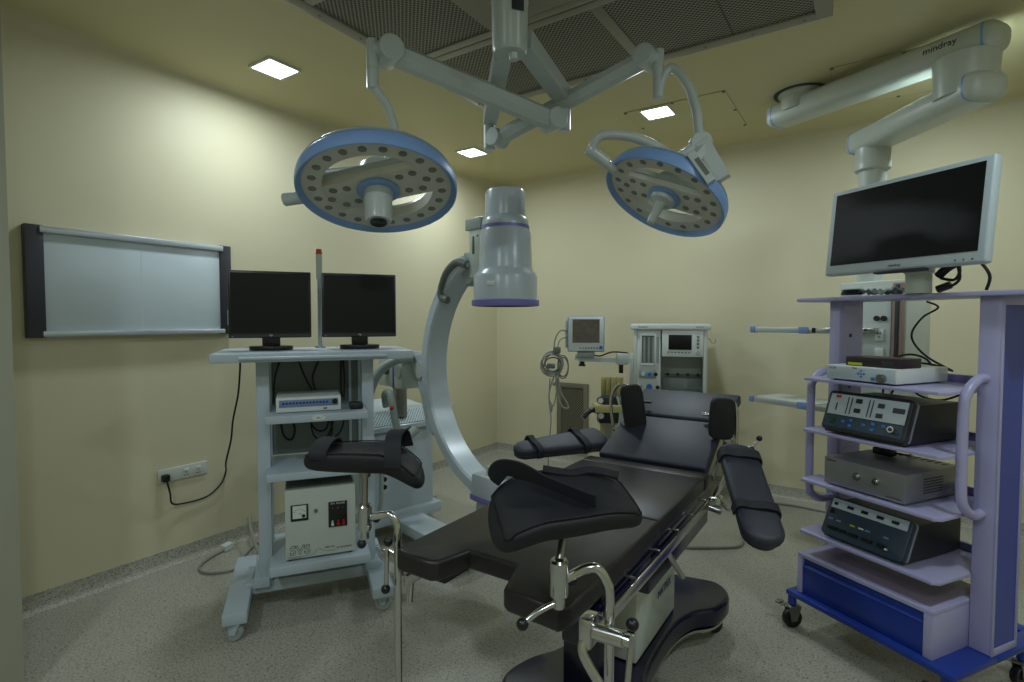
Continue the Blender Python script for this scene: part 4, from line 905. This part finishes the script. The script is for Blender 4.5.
g.tube([at(550, 378, 4.25), at(549, 400, 4.25), at(551, 420, 4.25), at(549, 445, 4.25), at(548, 480, 4.25), V((*cf(.30, 4.25, 0).xy, .02))], .005)
g.sph(at(551, 408, 4.25), .02, sc=(.7, .7, 1.8)); g.sph(at(554, 384, 4.25), .014)
part(g, 'sensor_leads', 'greycable', PM, world=True)
g = G()
for k in range(2):
    rr = .07; cc = at(563, 366+k*2, 4.26); ex = cf(1, 0, 0)-cf(0, 0, 0); g.tube([cc+ex*rr*.6*math.cos(2*PI*j/14)+V((0, 0, rr*1.2*math.sin(2*PI*j/14))) for j in range(15)], .005, n=6, sub=2)
g.box(at(557, 350, 4.25), (.06, .03, .05), .01); g.box(at(551, 366, 4.23), (.07, .03, .04), .01)
part(g, 'black_leads', 'rubber', PM, world=True)

# breathing circuit unit on a stand in front of the amber panel
BC = root('breathing_circuit_stand', 'amber panelled breathing circuit stand with gauge below the patient monitor', 'breathing circuit', (cf(.735, 4.1, 0)), YAW)
def bcl(px, py, dep): q = at(px, py, dep); return wm(BC).inverted() @ q
def bbx(px0, py0, px1, py1, dep, th, bev=.004):
    a = bcl(px0, py0, dep); b = bcl(px1, py1, dep); return ((min(a.x, b.x), a.y-th/2, min(a.z, b.z)), (max(a.x, b.x), a.y+th/2, max(a.z, b.z)), bev)
part(G().b2(*bbx(601, 377, 623, 398, 4.15, .02)), 'amber_panel', 'amber', BC)
g = G()
for x in (601, 606, 611, 617, 622): g.b2(*bbx(x, 377, x+1.2, 397, 4.13, .02, .001))
part(g, 'panel_ribs', 'amber', BC, label='raised ribs on the amber panel')
part(G().b2(*bbx(594, 404, 621, 411, 4.05, .16)), 'tray', 'amber', BC)
part(G().b2(*bbx(598, 411, 621, 422, 4.05, .12)), 'absorber_body', 'blackp', BC)
part(G().b2(*bbx(602, 396, 620, 404, 4.06, .1)), 'valve_block', 'charcoal', BC)
part(G().cyl(bcl(600, 400, 4.02)+V((0, 0, 0)), bcl(600, 400, 4.02)+V((0, -.03, 0)), .025, n=28), 'gauge', 'blackp', BC)
part(G().cyl(bcl(600, 400, 4.02)+V((0, -.028, 0)), bcl(600, 400, 4.02)+V((0, -.032, 0)), .020, n=28), 'gauge_face', 'white', BC)
part(G().tube([bcl(600, 412, 4.02), bcl(592, 410, 4.0), bcl(586, 414, 3.98), bcl(583, 418, 3.97)], .02), 'handle', 'blackp', BC)
part(G().cyl(bcl(601, 416, 3.97), bcl(601, 416, 3.95), .022, n=18), 'dial', 'brushed', BC)
part(G().cyl(bcl(608, 421, 4.07), V((bcl(608, 421, 4.07).x, bcl(608, 421, 4.07).y, .06)), .022), 'post', 'brushed', BC)
part(G().b2(*bbx(600, 421, 624, 445, 4.16, .02)), 'lower_panel', 'amber', BC)
part(G().tube([bcl(620, 397, 4.0), bcl(624, 408, 3.98), bcl(622, 420, 3.98), bcl(626, 430, 3.98)], .012), 'breathing_hose', 'hose', BC)
part(G().tube([bcl(617, 396, 4.0), bcl(620, 409, 3.98), bcl(619, 424, 3.98), bcl(615, 430, 3.98)], .009), 'breathing_hose', 'hose', BC)
px_ = bcl(608, 421, 4.07)
g = G(); 
for k in range(5): a = 2*PI*k/5; g.tube([(px_.x, px_.y, .085), (px_.x+.22*math.cos(a), px_.y+.22*math.sin(a), .06)], 1, smooth=False, sec=[(-.012, -.015), (.012, -.015), (.012, .015), (-.012, .015)])
part(g, 'star_base', 'brushed', BC)
for k in range(5): a = 2*PI*k/5; caster(BC, px_.x+.22*math.cos(a), px_.y+.22*math.sin(a), .025, .02, a, top=.055, tire='rubber', fork='blackp')

# wall vent
r = root('return_air_grille', 'tall grey mesh return-air grille low on the back wall', 'air grille', (1.005, 0, .50))
g = G()
for a, b, c, d in ((-.185, -.38, -.135, .37), (.135, -.38, .185, .37), (-.135, .32, .135, .37), (-.135, -.38, .135, -.33)): g.b2((a, -.02, b), (c, 0, d), .001)
part(g, 'frame', mat('grille_frame', (112, 108, 92), .5), r)
part(G().b2((-.135, -.010, -.33), (.135, -.004, .32)), 'mesh_panel', 'mesh', r)

# ================================================================== right endoscopy cart
RC = root('endoscopy_cart', 'lilac and royal blue wheeled equipment cart at the right edge', 'cart', (3.35, -2.17, 0), R(-33))
def RP(g, name, m, par=RC, **k): return part(g, name, m, par, **k)
rcw = lambda u, v, z: Matrix.Translation(RC.location) @ Matrix.Rotation(R(-33), 4, 'Z') @ V((u, v, z))
# base
g = G()
g.b2((.0, -.03, .170), (.74, .27, .195), .006)
for a, b, c, d in ((0, .27, .06, .66), (.67, .27, .74, .66), (0, .60, .74, .66)): g.b2((a, b, .170), (c, d, .195), .006)
RP(g, 'base_frame', 'royal')
for a, b in ((.015, -.0), (.70, .0), (.03, .62), (.72, .50)):
    c_ = caster(RC, a, b, .048, .032, R(75), top=.118, tire='blackp', fork='brushed', m='brushed')
    part(G().cyl((a, b, .12), (a, b, .172), .020, n=16), 'caster_stem', 'royal', RC)
    part(G(Matrix.Translation((a, b, 0)) @ Matrix.Rotation(R(195), 4, 'Z')).b2((-.01, -.018, .098), (.075, .018, .104), .002).b2((.05, -.02, .102), (.078, .02, .110), .003), 'brake_pedal', 'brushed', c_)
# drawer housing
RP(G().b2((.04, .0, .375), (.647, .40, .395), .003), 'drawer_top', 'lilac'); RP(G().b2((.08, .03, .394), (.62, .40, .3965)), 'top_mat', 'tan')
RP(G().b2((.04, .0, .196), (.062, .30, .376), .002), 'drawer_side', 'lilac'); RP(G().b2((.612, .0, .196), (.647, .30, .376), .002), 'drawer_side', 'lilac'); RP(G().b2((.06, .28, .196), (.62, .30, .376)), 'drawer_back', 'lilac')
d_ = RP(G().b2((.064, .008, .198), (.610, .03, .335), .003), 'drawer', 'royal'); RP(G().b2((.064, .016, .343), (.610, .03, .372), .002), 'drawer_grip', 'royal', d_)
RP(G().prism([(.0, .333), (.018, .333), (.030, .352), (.012, .346)], .07, .61, L=Matrix(((0, 0, 1, 0), (1, 0, 0, 0), (0, 1, 0, 0), (0, 0, 0, 1)))), 'drawer_lip', 'royal', d_)
# posts: each a deep box with an inset side panel
RP(G().b2((-.03, .29, .196), (.028, .47, 1.645), .004), 'post', 'lilac'); RP(G().b2((.027, .31, .5), (.0295, .455, 1.62)), 'inner_panel', 'lilac')
RP(G().b2((.648, .245, .196), (.722, .43, 1.645), .004), 'post', 'lilac')
g = G()
for a, b, c, d in ((.245, .196, .259, 1.645), (.416, .196, .43, 1.645), (.259, .196, .416, .225), (.259, 1.61, .416, 1.645)): g.b2((.721, a, b), (.729, c, d), .001)
RP(g, 'panel_frame', 'lilac'); RP(G().b2((.7205, .259, .225), (.724, .416, 1.61)), 'side_panel', 'slate', label='blue side panel')
RP(G().box((.0305, .37, 1.47), (.004, .018, .018), .001).cyl((.03, .37, 1.2), (.033, .37, 1.2), .006, n=10), 'panel_screws', 'charcoal')
# shelves
for z_, v0 in ((.512, .0), (.768, .0), (1.015, .01), (1.268, .01)):
    RP(G().prism([(.035, v0+.03), (.05, v0), (.635, v0), (.655, v0+.025), (.655, .235), (.642, .245), (.642, .46), (.035, .46)], z_-.014, z_, .002), 'shelf', 'lilac')
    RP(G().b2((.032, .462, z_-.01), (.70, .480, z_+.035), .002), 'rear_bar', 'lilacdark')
RP(G().b2((-.155, .20, 1.645), (.905, .53, 1.665), .004), 'top_board', 'lilac')
for u in (.005, .675):
    if u < .1: pts = [(u, .29, 1.285), (u-.004, .20, 1.285), (u-.006, .135, 1.235), (u-.006, .125, 1.15), (u-.006, .125, .72), (u-.004, .145, .66), (u, .20, .63), (u, .29, .625)]
    else: pts = [(u, .245, 1.315), (u, .19, 1.31), (u-.004, .13, 1.26), (u-.006, .115, 1.18), (u-.006, .115, .90), (u-.004, .13, .81), (u, .19, .765), (u, .245, .765)]
    RP(G().tube(pts, .019, n=14), 'push_handle', 'lilac')
# rear cables on the cart
r = root('cart_cables', 'black cables hanging behind the open shelves of the lilac cart', 'cables', rcw(.40, .50, 1.27))
part(G().tube([rcw(.28, .56, 1.64), rcw(.33, .56, 1.61), rcw(.26, .56, 1.56), rcw(.22, .55, 1.47), rcw(.28, .55, 1.38), rcw(.41, .54, 1.31)], .005), 'hanging_cable', 'cable', r, world=True)
part(G().tube([rcw(.41, .54, 1.31), rcw(.32, .54, 1.335), rcw(.22, .54, 1.33), rcw(.15, .53, 1.27), rcw(.13, .52, 1.22)], .005), 'looped_cable', 'cable', r, world=True)
part(G().tube([rcw(.36, .50, 1.30), rcw(.32, .50, 1.36), rcw(.25, .50, 1.38), rcw(.18, .50, 1.36), rcw(.14, .50, 1.31)], .005), 'looped_cable', 'cable', r, world=True)
part(G().tube([rcw(.26, .50, 1.25), rcw(.28, .50, 1.19), rcw(.37, .50, 1.17), rcw(.45, .50, 1.20), rcw(.49, .50, 1.24)], .005), 'looped_cable', 'cable', r, world=True)
part(G().tube([rcw(.13, .50, 1.25), rcw(.12, .50, 1.17), rcw(.14, .49, 1.08)], .005), 'looped_cable', 'cable', r, world=True)
part(G().tube([rcw(.20, .50, 1.25), rcw(.16, .50, 1.17), rcw(.15, .49, 1.1)], .005), 'looped_cable', 'cable', r, world=True)
r = root('power_brick', 'small black plug block lying on the plain silver box of the lilac cart', 'plug', rcw(.26, .30, .902), R(-33))
part(G().box((0, 0, .018), (.09, .05, .034), .008), 'block', 'blackp', r); part(G().tube([(.04, 0, .02), (.08, .04, .014), (.06, .10, .008)], .004), 'cord', 'cable', r)

# units on the shelves
def unit(name, label, cat, u0, u1, v0, v1, z): 
    p = rcw((u0+u1)/2, (v0+v1)/2, z); return root(name, label, cat, p, R(-33)), (u1-u0)/2, (v1-v0)/2
r, hu, hv = unit('camera_processor', 'flat white camera control unit on the top open shelf of the lilac cart', 'control unit', .145, .465, .035, .40, 1.269)
part(G().b2((-hu, -hv, .006), (hu, hv, .070), .006), 'case', 'white', r)
part(G().b2((-hu+.004, -hv-.004, .008), (hu-.004, -hv+.001, .068), .002), 'front_panel', 'ledpanel', r)
for dx, dz in ((.012, 0), (-.012, 0), (0, .012), (0, -.012)): part(G().prism([(-.006, -.004), (.006, -.004), (0, .005)], 0, .002, L=Matrix.Translation((.01+dx*1.2, -hv-.004, .04+dz*1.2)) @ Matrix.Rotation(PI/2, 4, 'X') @ Matrix.Rotation(math.atan2(dz, dx)-PI/2, 4, 'Z')), 'arrow_key', 'btnblue', r)
part(G().box((.01, -hv-.005, .04), (.009, .002, .009)), 'menu_key', 'skyblue', r); part(G().box((.062, -hv-.005, .022), (.016, .003, .014), .001), 'blue_button', 'btnblue', r)
part(G().cyl((.102, -hv-.004, .028), (.102, -hv-.02, .028), .019, n=24).cyl((.102, -hv-.02, .028), (.102, -hv-.024, .028), .013, n=24), 'camera_port', 'brushed', r)
text('STORZ' if False else 'HD CAM', .009, 'front_lettering', 'ink', r, face_front(-.125, -hv-.0045, .056)); text('MENU', .008, 'front_lettering', 'ink', r, face_front(-.02, -hv-.0045, .063))
for a in (-1, 1):
    for b in (-1, 1): part(G().cyl((a*(hu-.03), b*(hv-.03), 0), (a*(hu-.03), b*(hv-.03), .008), .01, n=10), 'foot', 'blackp', r)
r, hu, hv = unit('recorder_box', 'small dark brown box with a yellow sticker on the white control unit', 'recorder', .215, .455, .07, .22, 1.3395)
part(G().b2((-hu, -hv, 0), (hu, hv, .042), .003), 'case', 'brown', r); part(G().box((-hu+.045, -hv-.001, .010), (.065, .002, .012)), 'yellow_sticker', 'yellow', r); part(G().box((hu-.05, -hv-.001, .020), (.05, .002, .018), .001), 'port_cover', 'charcoal', r)
def esu(r, hu, hv, hgt, depth_t, panels):
    """instrument with a sloping framed front panel"""
    zz = hgt
    prof = [(-hv, .008), (hv, .008), (hv, zz-.02), (hv-.02, zz-.008), (-hv+depth_t, zz-.008), (-hv+.005, .03)]
    part(G().prism(prof, -hu+.012, hu-.004, L=Matrix(((0, 0, 1, 0), (1, 0, 0, 0), (0, 1, 0, 0), (0, 0, 0, 1)))), 'case', 'darkcase', r)
    tilt = math.atan2(depth_t, zz-.03)
    Fm = Matrix.Translation((0, -hv-.004, .016)) @ Matrix.Rotation(-tilt, 4, 'X')
    Hh = (zz)/math.cos(tilt)
    def rr(w, h, rad, z0):
        o = []
        for cx_, cz_, a0 in ((w-rad, h-rad, 0), (-w+rad, h-rad, 90), (-w+rad, rad, 180), (w-rad, rad, 270)):
            for k in range(5): a = R(a0+k*22.5); o.append((cx_+rad*math.cos(a), z0+cz_+rad*math.sin(a)))
        return o
    Lx = Fm @ Matrix.Rotation(PI/2, 4, 'X')
    part(G().prism(rr(hu, Hh, .02, 0), -.022, .010, .003, L=Lx), 'front_bezel', 'teal' if panels == 'b' else 'darkcase', r)
    part(G().prism(rr(hu+.002, Hh-.004, .02, .002), -.030, -.021, L=Lx), 'trim', 'alu', r)
    return Lx, Hh
def onp(Lx, x, y, w, h, z0=.010, z1=.013): return G().prism([(x-w/2, y-h/2), (x+w/2, y-h/2), (x+w/2, y+h/2), (x-w/2, y+h/2)], z0, z1, L=Lx)
def feet(r, hu, hv):
    for a in (-1, 1):
        for b in (-1, 1): part(G().cyl((a*(hu-.04), b*(hv-.05), 0), (a*(hu-.04), b*(hv-.05), .009), .012, n=10), 'foot', 'blackp', r)
r, hu, hv = unit('insufflator', 'dark unit with pale sloping digital panel on the lilac cart, second shelf from the top', 'insufflator', .135, .51, .03, .42, 1.016)
Lx, Hh = esu(r, hu, hv, .178, .055, 'a'); feet(r, hu, hv)
part(onp(Lx, 0, Hh*.66, 2*hu-.03, Hh*.52), 'display_panel', 'ledpanel', r)
part(onp(Lx, 0, Hh*.23, 2*hu-.03, Hh*.30), 'key_panel', 'teal', r)
for x, y in ((-.035, .80), (-.035, .56), (.065, .76), (.065, .52)): part(onp(Lx, x, Hh*y, .028, .020, .012, .016), 'digital_readout', 'blackp', r)
part(onp(Lx, .14, Hh*.70, .048, .022, .012, .016), 'digital_readout', 'blackp', r)
for x in (-.085, -.068, .012, .028): part(onp(Lx, x, Hh*.66, .0035, Hh*.42, .012, .015), 'bar_scale', 'blackp', r)
part(onp(Lx, -.135, Hh*.86, .024, .013, .012, .015), 'red_mark', 'red', r); part(onp(Lx, -.135, Hh*.60, .005, .035, .012, .015), 'bar_scale', 'ink', r)
part(onp(Lx, -.14, Hh*.25, .024, .022, .012, .018), 'power_button', 'green', r)
for x, y in ((-.085, .25), (-.05, .31), (-.05, .17), (.01, .25), (.05, .31), (.05, .17), (.095, .30)): part(onp(Lx, x, Hh*y, .016, .012, .012, .016), 'blue_key', 'btnblue', r)
p = Lx @ V((.135, Hh*.24, .012)); p2 = Lx @ V((.135, Hh*.24, .034)); part(G().cyl(p, p2, .014, n=20), 'gas_port', 'steel', r); p3 = Lx @ V((.135, Hh*.24, .036)); part(G().cyl(p2, p3, .008, n=16), 'port_bore', 'blackp', r)
r, hu, hv = unit('light_source', 'plain silver metal box with two round knobs on the third shelf of the lilac cart', 'light source', .15, .512, .03, .42, .769)
part(G().b2((-hu, -hv, .008), (hu, hv, .132), .003), 'case', 'silverbox', r); feet(r, hu, hv)
for x, rr_ in ((-.02, .017), (.065, .014)): part(G().cyl((x, -hv, .075), (x, -hv-.010, .075), rr_, n=24).cyl((x, -hv-.01, .075), (x, -hv-.022, .075), rr_*.6, n=20), 'round_knob', 'steel', r)
text('XENON', .012, 'front_lettering', 'ink', r, face_front(-hu+.035, -hv-.0005, .118)); text('LIGHT SOURCE', .009, 'front_lettering', 'ink', r, face_front(hu-.045, -hv-.0005, .022))
g = G()
for k in range(6): g.box((hu+.0003, .0, .04+k*.012), (.002, .14, .004))
part(g, 'side_louvres', 'charcoal', r)
g = G()
for k in range(8): g.box((hu-.04-.03*k, hv-.03, .1325), (.012, .05, .001))
part(g, 'top_louvres', 'charcoal', r)
r, hu, hv = unit('electrosurgical_unit', 'dark teal electrosurgical generator with sloping front on the lowest shelf of the lilac cart', 'electrosurgical unit', .145, .515, .03, .44, .513)
Lx, Hh = esu(r, hu, hv, .165, .065, 'b'); feet(r, hu, hv)
part(onp(Lx, .0, Hh*.84, 2*hu-.03, Hh*.24), 'display_strip', 'ledpanel', r)
for x in (-.15, -.08, -.015, .055, .12): part(onp(Lx, x, Hh*.83, .030 if x > -.12 else .016, .014, .012, .016), 'digital_readout', 'blackp', r)
for x, w_ in ((-.13, .05), (-.08, .025), (-.035, .04), (.03, .045), (.09, .03)): part(onp(Lx, x, Hh*.20, w_, .014, .010, .018), 'output_socket', 'blackp', r)
for x, m_ in ((-.115, 'skyblue'), (-.05, 'yellow'), (-.01, 'white'), (.02, 'skyblue'), (.1, 'skyblue')): part(onp(Lx, x, Hh*.42, .022, .007, .010, .013), 'key_mark', m_, r)
part(onp(Lx, -.16, Hh*.62, .014, .022, .010, .016), 'power_switch', 'blackp', r); part(onp(Lx, -.155, Hh*.42, .022, .008, .010, .013), 'label_mark', 'purple', r)
part(onp(Lx, .115, Hh*.16, .008, .008, .010, .02), 'pin', 'white', r)

# TV on the cart
ctr = cf(1.705, 2.37, 1.97)
tvd = (cf(1.81, 2.05, 0)-cf(1.58, 2.70, 0)); ta = math.atan2(tvd.y, tvd.x)
TV = root('flat_screen_monitor', 'wide white-framed medical display tilted back on top of the lilac cart', 'monitor', V((ctr.x, ctr.y, 1.666)), ta)
Mt = Matrix.Translation((0, 0, .305)) @ Matrix.Rotation(R(-6), 4, 'X')
part(G(Mt).box((0, 0, 0), (.69, .045, .415), .012, seg=3), 'frame', 'ledpanel', TV)
part(G(Mt).box((0, -.0228, .012), (.63, .003, .345)), 'screen', 'screen', TV)
part(G(Mt).box((0, .04, 0), (.45, .06, .28), .02), 'rear_housing', 'white', TV)
part(G(Mt).box((.02, -.012, -.212), (.22, .03, .012), .003), 'lower_lip', 'charcoal', TV)
text('mindray', .017, 'brand_lettering', 'ink', TV, Mt @ face_front(0, -.0232, -.186))
g = G(Mt)
for k in range(3): g.cyl((.24+k*.03, -.022, -.19), (.24+k*.03, -.025, -.19), .004, n=10)
part(g, 'buttons', 'rubber', TV)
part(G().lathe([(0, 0), (.048, 0), (.048, .085), (.056, .088), (.056, .115), (0, .115)], (.03, .07, 0)).box((.03, .07, .17), (.09, .05, .16), .01), 'stand', 'offwhite', TV)
tw = lambda x, y, z: wm(TV) @ V((x, y, z))
r = root('cable_bundle', 'black cable bundle with plugs beside the display stand on the lilac cart', 'cables', tw(.14, .07, 0))
g = G(); g.tube([tw(.11, .07, .07), tw(.15, .07, .105), (tw(.20, .08, .13))], .018, n=8); g.tube([tw(.12, .07, .06), tw(.17, .07, .05), tw(.19, .07, .08), tw(.18, .08, .12)], .006); g.tube([tw(.18, .07, .12), tw(.19, .07, .05), tw(.15, .06, .015)], .006)
g.tube([tw(.20, .08, .13), tw(.25, .08, .12), tw(.285, .09, .06), tw(.27, .1, .004)], .006)
part(g, 'cable', 'cable', r, world=True)
part(G().tube([tw(.165, .06, .03), tw(.12, .05, .012)], .016, n=10), 'plug', 'blackp', r, world=True)
r = root('bagged_cable', 'coiled cable in clear crinkled plastic on the lilac cart under the display', 'cable', rcw(.18, .30, 1.674), R(-33))
g = G()
for k in range(3): g.tube([(-.10+.05*math.cos(t+k)*(1-.1*k), .03*math.sin(t+k), .008+.008*k) for t in [j*2*PI/10 for j in range(11)]], .005, n=6, sub=3)
part(g, 'coil', 'cable', r)
def crinkle(u, v): return (-.04+u*.20, -.04+v*.08, .012+.014*math.sin(u*9+v*5)*math.sin(v*7+1)+.006*math.sin(u*31))
part(G().grid(crinkle, 24, 8, .002), 'plastic_wrap', 'foil', r)

# right floor cable
r = root('floor_cable', 'thin grey cable curling on the floor right of the operating table', 'cable', at(735, 545, 3.5))
part(G().tube([P(640, 540), P(665, 550), P(690, 552), P(720, 552), P(740, 550), P(743, 540), P(745, 536), P(765, 537)], .009), 'cord', 'greycable', r, world=True)
r = root('floor_cable', 'thin grey cable along the foot of the back wall right of the arm board', 'cable', at(800, 508, 4.3))
part(G().tube([P(775, 506), P(790, 508), P(806, 511), P(830, 516)], .009), 'cord', 'greycable', r, world=True)

# ================================================================== camera, world, view
cam = bpy.data.cameras.new('camera'); cam.sensor_width = 36; cam.lens = 36*FPX/1024; cam.clip_start = .05
co = bpy.data.objects.new('camera', cam); C.objects.link(co); co.location = CAM; co.rotation_euler = (PI/2-PITCH, 0, YAW)
bpy.context.scene.camera = co
wd = bpy.data.worlds.new('world'); bpy.context.scene.world = wd; wd.use_nodes = True
wd.node_tree.nodes['Background'].inputs[0].default_value = (.8, .9, 1, 1); wd.node_tree.nodes['Background'].inputs[1].default_value = .0
vs = bpy.context.scene.view_settings
vs.view_transform = 'Standard'; vs.look = 'None'; vs.gamma = 1; vs.use_curve_mapping = False; vs.exposure = -.4
